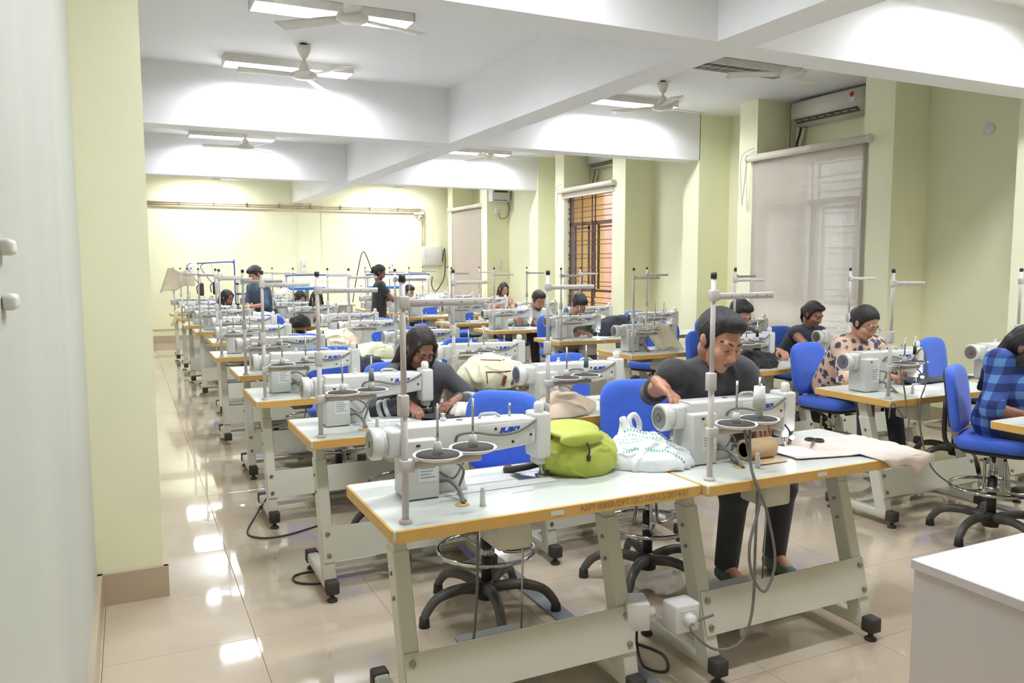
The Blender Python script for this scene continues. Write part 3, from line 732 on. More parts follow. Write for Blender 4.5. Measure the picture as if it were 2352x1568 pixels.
def prim_bb(p):
    if p[0] == 'cap':
        r = max(p[3], p[4]); return np.minimum(p[1], p[2]) - r, np.maximum(p[1], p[2]) + r
    e = np.sqrt(((p[3] * p[2]) ** 2).sum(1)); return p[1] - e, p[1] + e
def smin(a, b, k):
    h = np.clip(.5 + .5 * (b - a) / k, 0, 1); return b * (1 - h) + a * h - k * h * (1 - h)
def sdf_mesh(prims, h, k=.03, cuts=()):
    bb = [prim_bb(p) for p in prims]; m = k + 2.5 * h
    lo = np.min([b[0] for b in bb], 0) - m; hi = np.max([b[1] for b in bb], 0) + m
    n = np.ceil((hi - lo) / h).astype(int) + 1
    F = np.full(n, .12); ax = [lo[i] + h * np.arange(n[i]) for i in range(3)]
    for p, (a, b) in zip(prims, bb):
        i0 = np.maximum(((a - m - lo) / h).astype(int), 0); i1 = np.minimum(((b + m - lo) / h).astype(int) + 2, n)
        X = np.stack(np.meshgrid(*[ax[i][i0[i]:i1[i]] for i in range(3)], indexing='ij'), -1)
        s = tuple(slice(i0[i], i1[i]) for i in range(3)); F[s] = smin(F[s], prim_d(p, X), k)
    if cuts:
        X = np.stack(np.meshgrid(*ax, indexing='ij'), -1)
        for pt, nn in cuts: F = np.maximum(F, (X - pt) @ nn)
    return surface_net(F, lo, h)
def surface_net(F, lo, h):
    ins = F < 0; c = np.zeros(tuple(s - 1 for s in F.shape), int)
    cor = [(i, j, k) for i in (0, 1) for j in (0, 1) for k in (0, 1)]
    def sub(A, o): return A[o[0]:A.shape[0] - 1 + o[0], o[1]:A.shape[1] - 1 + o[1], o[2]:A.shape[2] - 1 + o[2]]
    for o in cor: c += sub(ins, o)
    act = (c > 0) & (c < 8); idx = np.argwhere(act); nv = len(idx)
    vid = np.full(act.shape, -1); vid[act] = np.arange(nv)
    vals = {o: sub(F, o)[act] for o in cor}
    acc = np.zeros((nv, 3)); cnt = np.zeros(nv)
    for a in cor:
        for d in range(3):
            if a[d]: continue
            b = tuple(1 if q == d else a[q] for q in range(3))
            va, vb = vals[a], vals[b]; mk = (va < 0) != (vb < 0)
            t = np.where(mk, va / np.where(mk, va - vb, 1), 0)
            p = np.tile(np.array(a, float), (nv, 1)); p[:, d] += t
            acc[mk] += p[mk]; cnt[mk] += 1
    P = lo + h * (idx + acc / np.maximum(cnt, 1)[:, None]); faces = []
    for d in range(3):
        e1, e2 = [q for q in range(3) if q != d]
        A = np.take(ins, range(F.shape[d] - 1), d); B = np.take(ins, range(1, F.shape[d]), d)
        for flip, mk in ((0, A & ~B), (1, ~A & B)):
            w = np.argwhere(mk); w = w[(w[:, e1] > 0) & (w[:, e2] > 0) & (w[:, e1] < F.shape[e1] - 1) & (w[:, e2] < F.shape[e2] - 1)]
            q = []
            for o1, o2 in ((-1, -1), (0, -1), (0, 0), (-1, 0)):
                z = w.copy(); z[:, e1] += o1; z[:, e2] += o2; q.append(vid[z[:, 0], z[:, 1], z[:, 2]])
            q = np.stack(q, 1)
            if (d == 1) != bool(flip): q = q[:, ::-1]
            faces.append(q)
    f = np.concatenate(faces); f = f[(f >= 0).all(1)]
    return P, f
def np_build(parts, name, m, parent, origin, smooth_it=1):
    vs = []; fs = []; o = 0
    for P, f in parts:
        P = np.asarray(P, float)
        if smooth_it and len(f):
            E = np.concatenate([f[:, [0, 1]], f[:, [1, 2]], f[:, [2, 3]], f[:, [3, 0]]])
            for _ in range(smooth_it):
                A = np.zeros_like(P); N = np.zeros(len(P)); np.add.at(A, E[:, 0], P[E[:, 1]]); np.add.at(N, E[:, 0], 1); np.add.at(A, E[:, 1], P[E[:, 0]]); np.add.at(N, E[:, 1], 1)
                P = .5 * P + .5 * A / np.maximum(N, 1)[:, None]
        vs.append(P); fs.append(np.asarray(f) + o); o += len(P)
    P = np.concatenate(vs) - np.asarray(origin); f = np.concatenate(fs)
    me = bpy.data.meshes.new(name); me.vertices.add(len(P)); me.vertices.foreach_set('co', P.astype(np.float32).ravel())
    me.loops.add(f.size); me.loops.foreach_set('vertex_index', f.astype(np.int32).ravel())
    me.polygons.add(len(f)); me.polygons.foreach_set('loop_start', np.arange(0, f.size, 4, dtype=np.int32)); me.polygons.foreach_set('use_smooth', np.ones(len(f), bool))
    me.update(calc_edges=True); me.validate()
    me.materials.append(MATS[m] if isinstance(m, str) else m)
    ob = bpy.data.objects.new(name, me); C.objects.link(ob); ob.parent = parent; return ob

HEADP = [ell((0, .014, .036), (.073, .095, .088)), ell((0, -.034, -.028), (.060, .058, .085)), ell((0, -.034, -.078), (.046, .05, .038)), ell((0, -.071, -.098), (.020, .018, .017)),
         cap((0, -.090, .010), (0, -.113, -.030), .007, .0115), ell((.011, -.098, -.034), (.009, .011, .008)), ell((-.011, -.098, -.034), (.009, .011, .008)),
         cap((-.036, -.080, .026), (.036, -.080, .026), .012, .012), ell((.040, -.060, -.030), (.025, .027, .026)), ell((-.040, -.060, -.030), (.025, .027, .026)),
         ell((0, -.089, -.060), (.024, .0105, .012))]
def head_sdf(X):
    d = np.full(X.shape[:-1], .2)
    for p in HEADP: d = smin(d, prim_d(p, X), .014)
    for sx in (-1, 1):
        e = np.linalg.norm(X - V3(sx * .031, -.104, .006), axis=-1) - .015
        d = -smin(-d, e, .012)
        d = smin(d, np.linalg.norm(X - V3(sx * .031, -.079, .005), axis=-1) - .0125, .004)
    return d
def head_mesh(nu=96, nv=64):
    c = V3(0, -.012, -.005); th = np.linspace(0.0, math.pi, nv + 1); ph = np.linspace(0, 2 * math.pi, nu, endpoint=False)
    T, Pm = np.meshgrid(th, ph, indexing='ij'); D = np.stack([np.sin(T) * np.sin(Pm), -np.sin(T) * np.cos(Pm), np.cos(T)], -1)
    lo = np.full(T.shape, .03); hi = np.full(T.shape, .16)
    for _ in range(18):
        mid = (lo + hi) / 2; s = head_sdf(c + D * mid[..., None]) < 0; lo = np.where(s, mid, lo); hi = np.where(s, hi, mid)
    P = (c + D * lo[..., None]).reshape(-1, 3); f = []
    for i in range(nv):
        for j in range(nu): f.append((i * nu + j, (i + 1) * nu + j, (i + 1) * nu + (j + 1) % nu, i * nu + (j + 1) % nu))
    ears = sdf_mesh([ell((sx * .075, .006, -.004), (.010, .017, .031), None) for sx in (-1, 1)] + [ell((sx * .083, .012, .006), (.006, .014, .022)) for sx in (-1, 1)], .005, .008)
    return [(P, np.array(f)), ears]
HEAD_HI, HEAD_LO = head_mesh(), head_mesh(48, 36)
def face_y(x, z):
    lo, hi = -.14, -.02
    for _ in range(22):
        m = (lo + hi) / 2
        if head_sdf(V3(x, m, z)[None])[0] < 0: hi = m
        else: lo = m
    return hi
def face_strip(pts, r, off=.0):
    return MB().tube(smooth_path([(x, face_y(x, z) + off, z) for x, z in pts], 3), r, 6)
FACE = {}
def hair_prims(style):
    g = .010
    hl = (V3(0, -.062, .078), unit((0, -.86, -.50)))              # hairline plane
    nape = lambda z: (V3(0, 0, z), V3(0, 0, -1.0))
    side = (V3(0, -.020, 0), unit((0, -1, -.12)))
    top = ell((0, .019, .040), (.072 + g, .097 + g, .090 + g), None, hl, nape(.01))
    if style == 'short':
        return [top, ell((0, .020, .03), (.074 + g * .7, .092 + g, .092), None, side, nape(-.062)), ell((0, -.035, .105), (.060, .048, .032), None, hl), ell((0, -.068, .092), (.048, .016, .018))]
    low = ell((0, .020, .02), (.076 + g * .8, .094 + g, .10), None, side, nape(-.085))
    if style == 'bun':
        return [top, low, ell((0, .122, .015), (.040, .036, .042)), cap((0, .12, 0), (.01, .13, -.07), .025, .012)]
    if style == 'tail':
        return [top, low, ell((0, .125, .0), (.030, .030, .036)), cap((0, .13, -.01), (.02, .125, -.10), .028, .016), cap((.02, .125, -.1), (.04, .11, -.16), .016, .006), ell((0, -.045, .098), (.062, .045, .03))]
    out = [top, low]
    for sx in (-1, 1):
        out += [cap((sx * .060, -.058, .070), (sx * .078, -.030, -.04), .014, .018), cap((sx * .078, -.03, -.04), (sx * .084, -.02, -.08), .018, .024), cap((sx * .082, -.02, -.06), (sx * .085, -.015, -.19), .024, .028), cap((sx * .085, -.015, -.19), (sx * .075, -.05, -.33), .028, .014),
                cap((sx * .045, .09, .0), (sx * .06, .085, -.22), .04, .042), cap((sx * .06, .085, -.22), (sx * .055, .08, -.34), .042, .02)]
    return out + [cap((0, .10, .0), (0, .10, -.33), .04, .02)]

mat('hair_black', (32, 29, 28), .45, vary=.25, scale=60, stretch=(6, 6, .6), bump=.4, bscale=90)
mat('hair_brown', (44, 33, 30), .45, vary=.3, scale=60, stretch=(6, 6, .6), bump=.4, bscale=90)
mat('brow_dark', (44, 34, 32), .7); mat('lips', (150, 90, 82), .5); mat('eye_white', (215, 208, 200), .3)
def ik(sh, wr, l1, l2, hint):
    d = wr - sh; L = np.linalg.norm(d)
    if L > (l1 + l2) * .995: wr = sh + d / L * (l1 + l2) * .995; d = wr - sh; L = np.linalg.norm(d)
    a = (l1 * l1 - l2 * l2 + L * L) / (2 * L); hh = math.sqrt(max(l1 * l1 - a * a, 1e-6)); u = d / L
    s = hint - (hint @ u) * u; return sh + u * a + unit(s) * hh, wr
def hand_prims(w, d, n, right, curl=.5, spread=1.0, s=1.0):
    """w wrist, d pointing direction, n towards the palm"""
    d = unit(d); n = unit(n - (n @ d) * d); side = np.cross(d, n) * (1 if right else -1)     # side points to the thumb
    out = [cap(w - d * .03, w + d * .03, .024 * s, .027 * s)]
    kn = (.086, .089, .084, .075); of = (.030, .010, -.010, -.028); ln = (.070, .078, .072, .056)
    for i in range(4):
        a = w + side * of[i] * .6 * s + d * .02; k = w + d * kn[i] * s + side * of[i] * s * spread - n * .004
        out.append(cap(a, k, .0145 * s, .0115 * s)); p = k; ang = 0; fd = unit(d + side * of[i] * 3.0 * (spread - .6))
        for q, (fr, bend) in enumerate(((.46, curl * .8), (.30, curl), (.24, curl * .7))):
            ang += bend; v = unit(fd * math.cos(ang) + n * math.sin(ang)); e = p + v * ln[i] * fr * s; r = (.0098, .0088, .0078, .007)[q] * s
            out.append(cap(p, e, r, r - .001)); p = e
    b = w + d * .022 * s + side * .018 * s; t1 = b + unit(side * .75 + d * .6 + n * .25) * .042 * s; t2 = t1 + unit(side * .25 + d * .9 + n * .3) * .032 * s; t3 = t2 + unit(d * .95 + n * .35 - side * .1) * .026 * s
    return out + [cap(b, t1, .016 * s, .012 * s), cap(t1, t2, .0115 * s, .010 * s), cap(t2, t3, .010 * s, .008 * s)]

def person(label, J, skin, hair, shirt, trousers, shoes=('shoe_dark',), s=1.0, near=True, male=False, sleeve='long', extras=None, loose=.0, curl=(.5, .5), cuff=.0, nofeet=False, beard=False, closed=True):
    pel, nk, hd, hr = J['pel'], J['nk'], J['hd'], J['hr']; R = J['R']; F = J['F']
    org = V3(pel[0], pel[1], 0); t = thing('person', label, 'person', tuple(org))
    h = .0105 if near else .016; hs = s * (1.0 if male else .95)
    sp = unit(nk - pel); front = unit(np.cross(R, sp) if np.cross(R, sp) @ F > 0 else -np.cross(R, sp))
    shc = pel + sp * (np.linalg.norm(nk - pel) - .055 * s); sw = (.185 if male else .165) * s
    shR, shL = J.get('shR', shc + R * sw + front * .02), J.get('shL', shc - R * sw + front * .02)
    l1, l2 = .285 * s, .25 * s
    arms = []
    for sh, wr, hint, rt in ((shR, J['wrR'], J.get('hintR', R * .8 - V3(0, 0, 1)), True), (shL, J['wrL'], J.get('hintL', -R * .8 - V3(0, 0, 1)), False)):
        el, wr = ik(sh, V3(wr), l1, l2, hint)
        if rt and 'elR' in J: el = V3(J['elR']); wr = V3(J['wrR'])
        arms.append((sh, el, wr, rt))
    hipR, hipL = pel + R * .09 * s - sp * .03, pel - R * .09 * s - sp * .03
    def torso(g):
        return [cap(pel + R * .07 * s, shc + R * .085 * s - sp * .04, .112 * s + g, (.108 if male else .098) * s + g), cap(pel - R * .07 * s, shc - R * .085 * s - sp * .04, .112 * s + g, (.108 if male else .098) * s + g),
                cap(shR, shL, .058 * s + g, .058 * s + g), cap(pel, nk - sp * .10, .11 * s + g, .10 * s + g)] + \
               ([] if male else [ell(shc - sp * .15 * s + front * .085 * s + R * q * .07 * s, V3(.062, .062, .062) * s + g) for q in (-1, 1)])
    neck = cap(nk - sp * .04, hd + (hr @ V3(0, .035, -.06)), .058 * s if male else .050 * s, .052 * s if male else .046 * s)
    legs = []
    for hip, kn, an, ft in ((hipR, J['knR'], J['anR'], J['ftR']), (hipL, J['knL'], J['anL'], J['ftL'])): legs.append((hip, V3(kn), V3(an), unit(ft)))
    body = torso(-.012) + [neck]
    for sh, el, wr, rt in arms: body += [cap(sh, el, .046 * s, .038 * s), cap(el, wr, .040 * s, .026 * s)]
    for hip, kn, an, ft in legs: body += [cap(hip, kn, .080 * s, .052 * s), cap(kn, an, .052 * s, .036 * s), cap(an, an + ft * .14 - V3(0, 0, .05), .036 * s, .03 * s)]
    parts = [sdf_mesh(body, h, .035)]
    for (sh, el, wr, rt), (hdv, pn), cu in zip(arms, (J['hR'], J['hL']), curl):
        parts.append(sdf_mesh(hand_prims(wr, V3(hdv), V3(pn), rt, cu, 1.0, s * (1.0 if male else .93)), .0036 if near else .006, .007))
    for P, f in (HEAD_HI if near else HEAD_LO): parts.append((P * hs @ hr.T + hd, f))
    np_build(parts, 'body', skin, t, org)
    hp = hair_prims(hair[0])
    Ph, fh = sdf_mesh(hp, .0065 if near else .010, .02)
    ph_ = np.arctan2(Ph[:, 0], Ph[:, 1] + 1e-6); rr_ = Ph[:, :2].copy(); rl_ = np.linalg.norm(rr_, axis=1)[:, None] + 1e-6
    gv = .45 * np.sin(ph_ * 31 + Ph[:, 2] * 25) + .35 * np.sin(ph_ * 53 - Ph[:, 2] * 40) + .3 * np.sin(ph_ * 17 + Ph[:, 2] * 60)
    Ph = Ph.copy(); Ph[:, :2] += rr_ / rl_ * (gv * (.0032 if hair[0] != 'short' else .0018))[:, None]; Ph[:, 2] += gv * .0015
    np_build([(Ph * hs @ hr.T + hd, fh)], 'hair', hair[1], t, org, 0)
    # face features
    Mh = Matrix.Translation(Vector(hd - org)) @ Matrix([list(r) for r in hr]).to_4x4() @ Matrix.Scale(hs, 4)
    for sx in (-1, 1):
        face_strip([(sx * .013, .027), (sx * .03, .033), (sx * .050, .027)], .0036, -.001).xf(Mh).build('eyebrow', 'brow_dark', t)
        if near and not closed:
            MB().ell((sx * .031, -.0815, .004), (.0135, .0115, .009)).xf(Mh).build('eye', 'eye_white', t); MB().ell((sx * .031 + J.get('gaze', 0), -.0905, .001), (.006, .003, .006)).xf(Mh).build('iris', 'brow_dark', t)
        face_strip([(sx * .018, .000), (sx * .031, -.005), (sx * .045, .001)], .0018, -.001).xf(Mh).build('eyelashes', 'brow_dark', t)
    face_strip([(-.021, -.062), (-.007, -.056), (0, -.058), (.007, -.056), (.021, -.062)], .0035, .001).xf(Mh).build('upper_lip', 'lips', t)
    face_strip([(-.017, -.066), (0, -.070), (.017, -.066)], .0045, .001).xf(Mh).build('lower_lip', 'lips', t)
    if beard:
        bp = [ell((0, -.034, -.074), (.052, .056, .045), None, (V3(0, 0, -.05), V3(0, 0, 1.0)), (V3(0, .0, 0), V3(0, 1.0, 0))), ell((0, -.071, -.098), (.024, .022, .02)), cap((-.022, -.092, -.05), (.022, -.092, -.05), .007, .007)]
        Pb, fb = sdf_mesh(bp, .005, .008); np_build([(Pb * hs @ hr.T + hd, fb)], 'beard', 'hair_black', t, org)
    # clothes
    g = .012 + loose; sm, tm = shirt, trousers
    hemn = -sp; hem = pel - sp * (.10 if sleeve != 'tuck' else .0)
    sl = []
    for sh, el, wr, rt in arms:
        if sleeve == 'none': sl.append(cap(sh - (el - sh) * .05, sh + (el - sh) * .12, .05 * s + g, .05 * s + g, (sh + (el - sh) * .08, unit(el - sh)))); continue
        if sleeve == 'short':
            q = sh + (el - sh) * .6; sl.append(cap(sh, q, .050 * s + g, .05 * s + g, (q, unit(el - sh)))); continue
        fr = {'long': .93, 'rolled': .30, 'tuck': .93}[sleeve] if cuff == 0 else cuff
        q = el + (wr - el) * fr; sl += [cap(sh, el, .044 * s + g, .039 * s + g), cap(el, q, .039 * s + g, (.036 if fr > .5 else .042) * s + g, (q, unit(wr - el)))]
    hemc = (hem, hemn)
    tor = [(p[0],) + p[1:5] + ((p[5] + (hemc,)),) if p[0] == 'cap' else p for p in torso(g)]
    nkc = (nk + sp * .012, unit(sp + front * .5))
    tor.append(cap(nk - sp * .06, nk + sp * .03, .075 * s, .062 * s, nkc))
    so = np_build([sdf_mesh(tor + sl, h, .028)], 'shirt', sm, t, org)
    lp = [cap(pel + R * .06 * s, pel - R * .06 * s, .116 * s, .116 * s)]
    for hip, kn, an, ft in legs:
        lp += [cap(hip, kn, .092 * s, .068 * s), cap(kn, an, .066 * s, .058 * s, (an - (kn - an) * .01, unit(an - kn)))]
    np_build([sdf_mesh(lp, h, .03)], 'trousers', tm, t, org)
    if not nofeet:
        for hip, kn, an, ft in legs:
            z = V3(0, 0, 1.0); toe = an + ft * .15 * s - z * .055
            np_build([sdf_mesh([cap(an - ft * .035 - z * .045, an + ft * .06 - z * .038, .042, .042), cap(an + ft * .05 - z * .045, toe + ft * .01, .043, .034), cap(an - z * .03, an + z * .02, .044, .042)], .008 if near else .014, .02)], 'shoe', shoes[0], t, org)
    if extras: extras(t, org, J, arms, Mh, sp, front, s)
    return t

def rotz(v, a): c, q = math.cos(a), math.sin(a); return V3(v[0] * c - v[1] * q, v[0] * q + v[1] * c, v[2])
def head_rot(face, yaw, pitch, roll):
    """face: direction angle of the body (0 = towards -y); yaw + = to the person's left; pitch + = looking down"""
    M = Matrix.Rotation(face + yaw, 3, 'Z') @ Matrix.Rotation(pitch, 3, 'X') @ Matrix.Rotation(roll, 3, 'Y')
    return np.array(M)
def seated(x, y, face=0., lean=25, side=0., head=(0, .6, 0), wrR=(0, 0, 0), wrL=(0, 0, 0), hR=None, hL=None, s=1.0, seat=.615, tl=.50, feet=.16, hfwd=18, hlen=.145, yawt=0.):
    F = rotz((0, -1, 0), face); R = rotz((-1, 0, 0), face); up = V3(0, 0, 1.0)
    pel = V3(x, y, seat + .095 * s); a = math.radians(lean); sp = unit(up * math.cos(a) + F * math.sin(a) + R * math.sin(math.radians(side)))
    nk = pel + sp * tl * s; b = math.radians(lean + hfwd); nd = unit(up * math.cos(b) + F * math.sin(b) + R * math.sin(math.radians(side)))
    hr = head_rot(face, *head); hd = nk + nd * hlen * s
    J = dict(pel=pel, nk=nk, hd=hd, hr=hr, R=rotz(R, yawt), F=F, wrR=V3(wrR), wrL=V3(wrL), hR=hR or (F + R * -.25 - up * .15, -up), hL=hL or (F + R * .3 - up * .15, -up))
    for q, nm in ((1, 'R'), (-1, 'L')):
        hip = pel + R * q * .09 * s; kn = hip + F * .40 * s + R * q * .05 - up * .03; J['kn' + nm] = kn
        an = kn + F * (.02 if q > 0 else .07) - up * (.40 * s); an[2] = max(an[2], feet); J['an' + nm] = an; J['ft' + nm] = F - up * .1
    return J
# ================================================================== the people in the room
def tomat(name, rgb, **k): mat(name, rgb, k.pop('rough', .85), vary=k.pop('vary', .12), scale=k.pop('scale', 20), bump=k.pop('bump', .3), bscale=k.pop('bscale', 30), sheen=.15, **k)
mat('skin_a', (190, 136, 110), .5, vary=.06, scale=20); mat('skin_b', (150, 104, 84), .5, vary=.06, scale=20); mat('skin_c', (198, 150, 124), .5, vary=.06, scale=20)
tomat('cloth_charcoal', (74, 74, 78)); tomat('cloth_black', (58, 58, 62)); tomat('cloth_navy', (46, 50, 70)); tomat('cloth_greygreen', (122, 142, 132)); tomat('cloth_white', (222, 224, 230))
tomat('denim_dark', (52, 54, 66)); tomat('denim_shirt', (72, 92, 114), vary=.2, scale=60); tomat('cloth_peach', (222, 170, 150)); tomat('cloth_red', (180, 50, 70)); tomat('cloth_grey', (120, 120, 124))
mat('shoe_dark', (52, 50, 50), .6); mat('shoe_green', (92, 116, 104), .6, vary=.3, scale=40); mat('shoe_pink', (170, 100, 100), .6, vary=.3, scale=40)
mat('spectacle', (60, 55, 60), .3)
def pattern_mat(name, fn):
    m = bpy.data.materials.new(name); m.use_nodes = True; MATS[name] = m; nt = m.node_tree; b = nt.nodes['Principled BSDF']; b.inputs['Roughness'].default_value = .85
    tc = nt.nodes.new('ShaderNodeTexCoord'); fn(nt, tc, b)
def floral(nt, tc, b):
    L = nt.links.new; n1 = nt.nodes.new('ShaderNodeTexVoronoi'); n1.inputs['Scale'].default_value = 17; n1.inputs['Randomness'].default_value = .9
    nz = nt.nodes.new('ShaderNodeTexNoise'); nz.inputs['Scale'].default_value = 60; mxv = nt.nodes.new('ShaderNodeVectorMath'); mxv.operation = 'ADD'
    sc = nt.nodes.new('ShaderNodeVectorMath'); sc.operation = 'SCALE'; sc.inputs['Scale'].default_value = .035
    L(tc.outputs['Object'], nz.inputs['Vector']); L(nz.outputs['Color'], sc.inputs[0]); L(tc.outputs['Object'], mxv.inputs[0]); L(sc.outputs[0], mxv.inputs[1]); L(mxv.outputs[0], n1.inputs['Vector'])
    r = nt.nodes.new('ShaderNodeValToRGB'); e = r.color_ramp.elements; e[0].position = .0; e[0].color = lin((52, 56, 84)) + (1,); e[1].position = .50; e[1].color = lin((224, 188, 160)) + (1,)
    q = e.new(.41); q.color = lin((84, 88, 116)) + (1,); q = e.new(.45); q.color = lin((220, 180, 156)) + (1,)
    L(n1.outputs['Distance'], r.inputs[0]); L(r.outputs[0], b.inputs['Base Color'])
def plaid(nt, tc, b):
    L = nt.links.new; sp = nt.nodes.new('ShaderNodeSeparateXYZ'); L(tc.outputs['Object'], sp.inputs[0]); outs = []
    for ax, sc_ in (('Z', 11.0), ('Y', 11.0)):
        a = nt.nodes.new('ShaderNodeMath'); a.operation = 'MULTIPLY'; a.inputs[1].default_value = sc_; L(sp.outputs[ax], a.inputs[0])
        f = nt.nodes.new('ShaderNodeMath'); f.operation = 'FRACT'; L(a.outputs[0], f.inputs[0])
        g = nt.nodes.new('ShaderNodeMath'); g.operation = 'GREATER_THAN'; g.inputs[1].default_value = .5; L(f.outputs[0], g.inputs[0]); outs.append(g)
    s = nt.nodes.new('ShaderNodeMath'); s.operation = 'ADD'; L(outs[0].outputs[0], s.inputs[0]); L(outs[1].outputs[0], s.inputs[1])
    h = nt.nodes.new('ShaderNodeMath'); h.operation = 'MULTIPLY'; h.inputs[1].default_value = .5; L(s.outputs[0], h.inputs[0])
    r = nt.nodes.new('ShaderNodeValToRGB'); e = r.color_ramp.elements; r.color_ramp.interpolation = 'CONSTANT'; e[0].color = lin((36, 48, 104)) + (1,); e[1].position = .75; e[1].color = lin((96, 142, 200)) + (1,); q = e.new(.25); q.color = lin((56, 86, 158)) + (1,)
    L(h.outputs[0], r.inputs[0]); L(r.outputs[0], b.inputs['Base Color'])
def multi(nt, tc, b):
    v = nt.nodes.new('ShaderNodeTexVoronoi'); v.inputs['Scale'].default_value = 26; nt.links.new(tc.outputs['Object'], v.inputs['Vector'])
    n = nt.nodes.new('ShaderNodeTexNoise'); n.inputs['Scale'].default_value = 9; nt.links.new(tc.outputs['Object'], n.inputs['Vector'])
    r = nt.nodes.new('ShaderNodeValToRGB'); r.color_ramp.elements[0].position = .52; r.color_ramp.elements[1].position = .56; nt.links.new(n.outputs['Fac'], r.inputs[0])
    hs = nt.nodes.new('ShaderNodeHueSaturation'); hs.inputs['Saturation'].default_value = 1.3; nt.links.new(v.outputs['Color'], hs.inputs['Color'])
    m = nt.nodes.new('ShaderNodeMix'); m.data_type = 'RGBA'; nt.links.new(r.outputs[0], m.inputs[0]); m.inputs[6].default_value = lin((234, 230, 222)) + (1,); nt.links.new(hs.outputs[0], m.inputs[7]); nt.links.new(m.outputs[2], b.inputs['Base Color'])
pattern_mat('print_multi', multi)
pattern_mat('floral_print', floral); pattern_mat('plaid_check', plaid)

def seat_to(px_, py_, hd, face=0., head=(0, .6, 0), wrR=None, wrL=None, hR=None, hL=None, s=1.0, seat=.615, feet=.16, yawt=0., pz=None, nbend=.3):
    J = seated(px_, py_, face, 20, 0, head, wrR if wrR is not None else (0, 0, 0), wrL if wrL is not None else (0, 0, 0), hR, hL, s, seat, feet=feet, yawt=yawt)
    if pz: J['pel'][2] = pz
    hd = V3(hd); d = unit(hd - J['pel']); J['hd'] = hd; J['nk'] = hd - unit(d + V3(0, 0, nbend)) * .15 * s
    return J
def spectacles(t, org, J, arms, Mh, sp, front, s):
    for sx in (-1, 1):
        ring = [(sx * .032 + .022 * math.cos(a), -.108, .002 + .017 * math.sin(a)) for a in [2 * math.pi * k / 14 for k in range(14)]]
        MB().tube(ring, .0014, 5, closed=True).xf(Mh).build('spectacles', 'spectacle', t)
        MB().tube([(sx * .054, -.106, .006), (sx * .076, -.03, .008), (sx * .080, .01, .004)], .0015, 5).xf(Mh).build('spectacle_arm', 'spectacle', t)
def band(t, org, c, d, r, w, m, name='cuff_band'):
    d = Vector(unit(d)); MB().cyl(Vector(c - org) - d * w / 2, Vector(c - org) + d * w / 2, r, 16).build(name, m, t)
def collar(m):
    def f(t, org, J, arms, Mh, sp, front, s):
        nk = J['nk']; R = J['R']
        for q in (-1, 1):
            pts = [nk - front * .055 + R * q * .01 + sp * .02, nk + R * q * .062 - front * .01 + sp * .018, nk + R * q * .05 + front * .05 - sp * .005, nk + R * q * .035 + front * .088 - sp * .05]
            MB().tube(smooth_path([p - org for p in pts], 4), .013, 7).build('collar', m, t)
    return f
UP = V3(0, 0, 1.0)
# 1 the girl bent over the machine on the second table of the left column
def x1(t, org, J, arms, Mh, sp, front, s):
    for sh, el, wr, rt in arms:
        for q in (.36, .52): c = el + (wr - el) * q; band(t, org, c, wr - el, .062 - .008 * q, .022, 'cloth_white')
wr = onz(938, 925, .875); wl = onz(1048, 918, .875)
J = seat_to(1.52, 4.66, ony(966, 800, 4.24), head=(.12, .62, .05), s=.96, wrR=wr, wrL=wl, hR=(onz(965, 955, .82) - wr, -UP), hL=(onz(1000, 950, .815) - wl, -UP)); J['hintR'] = V3(-1, .2, -.6); J['hintL'] = V3(1, .2, -.5)
P = person('long-haired person in a charcoal top sewing at the second table of the leftmost column', J, 'skin_b', ('long', 'hair_brown'), 'cloth_charcoal', 'cloth_black', s=.96, extras=x1, curl=(.35, .35))
# 2 the man leaning over the machine on the nearest table of the second column
def x2(t, org, J, arms, Mh, sp, front, s):
    collar('cloth_charcoal')(t, org, J, arms, Mh, sp, front, s)
hd = ony(1652, 782, 2.72); wr = ony(1517, 884, 2.77); wl = V3(2.62, 2.80, .92)
J = seat_to(2.66, 3.12, hd, head=(.0, .42, .08), s=1.04, pz=.82, wrR=wr, wrL=wl, hR=(ony(1556, 922, 2.66) - wr, V3(-.35, -.2, -1)), hL=(V3(-.3, -.6, -.4), -UP), nbend=1.6)
J['shR'] = ony(1545, 860, 2.80); J['shL'] = ony(1722, 884, 2.90); J['elR'] = ony(1498, 902, 3.03); J['hintL'] = V3(1, .4, -.4)
for nm, (fx, fy) in (('R', (2.69, 3.07)), ('L', (3.03, 3.09))):
    J['an' + nm] = V3(fx, fy, .09); J['kn' + nm] = V3(fx - .02, fy - .07, .48); J['ft' + nm] = V3(-.15, -1, 0)
P = person('dark-haired person in a charcoal shirt leaning over the nearest machine of the second column', J, 'skin_a', ('short', 'hair_black'), 'cloth_black', 'cloth_black', ('shoe_green',), s=1.04, male=True, sleeve='long', cuff=.40, extras=x2, curl=(.28, .4), closed=True)
# 3 floral blouse
hd = ony(1988, 742, 4.02); wr = V3(4.68, 3.80, .87); wl = V3(4.98, 3.80, .87)
J = seat_to(4.88, 4.38, hd, head=(0, .55, 0), s=.97, wrR=wr, wrL=wl, hR=(V3(.3, -1, -.3), -UP), hL=(V3(-.5, -1, -.3), -UP)); J['hintR'] = V3(-1, .4, -.7)
P = person('person in a peach floral blouse and glasses sewing by the right wall', J, 'skin_c', ('bun', 'hair_black'), 'floral_print', 'denim_dark', ('shoe_pink',), s=.97, extras=spectacles, loose=.012, sleeve='rolled', cuff=.55)
# 4 navy sleeveless
hd = ony(1868, 722, 5.50); wr = V3(5.62, 5.10, .88); wl = V3(6.1, 5.12, .88)
J = seat_to(5.80, 5.76, hd, head=(.1, .45, 0), s=.95, wrR=wr, wrL=wl); J['hintR'] = V3(-1, .3, -.7)
P = person('person in a navy sleeveless top sewing in the rightmost column', J, 'skin_b', ('tail', 'hair_brown'), 'cloth_navy', 'denim_dark', s=.95, sleeve='none', extras=collar('cloth_charcoal'))
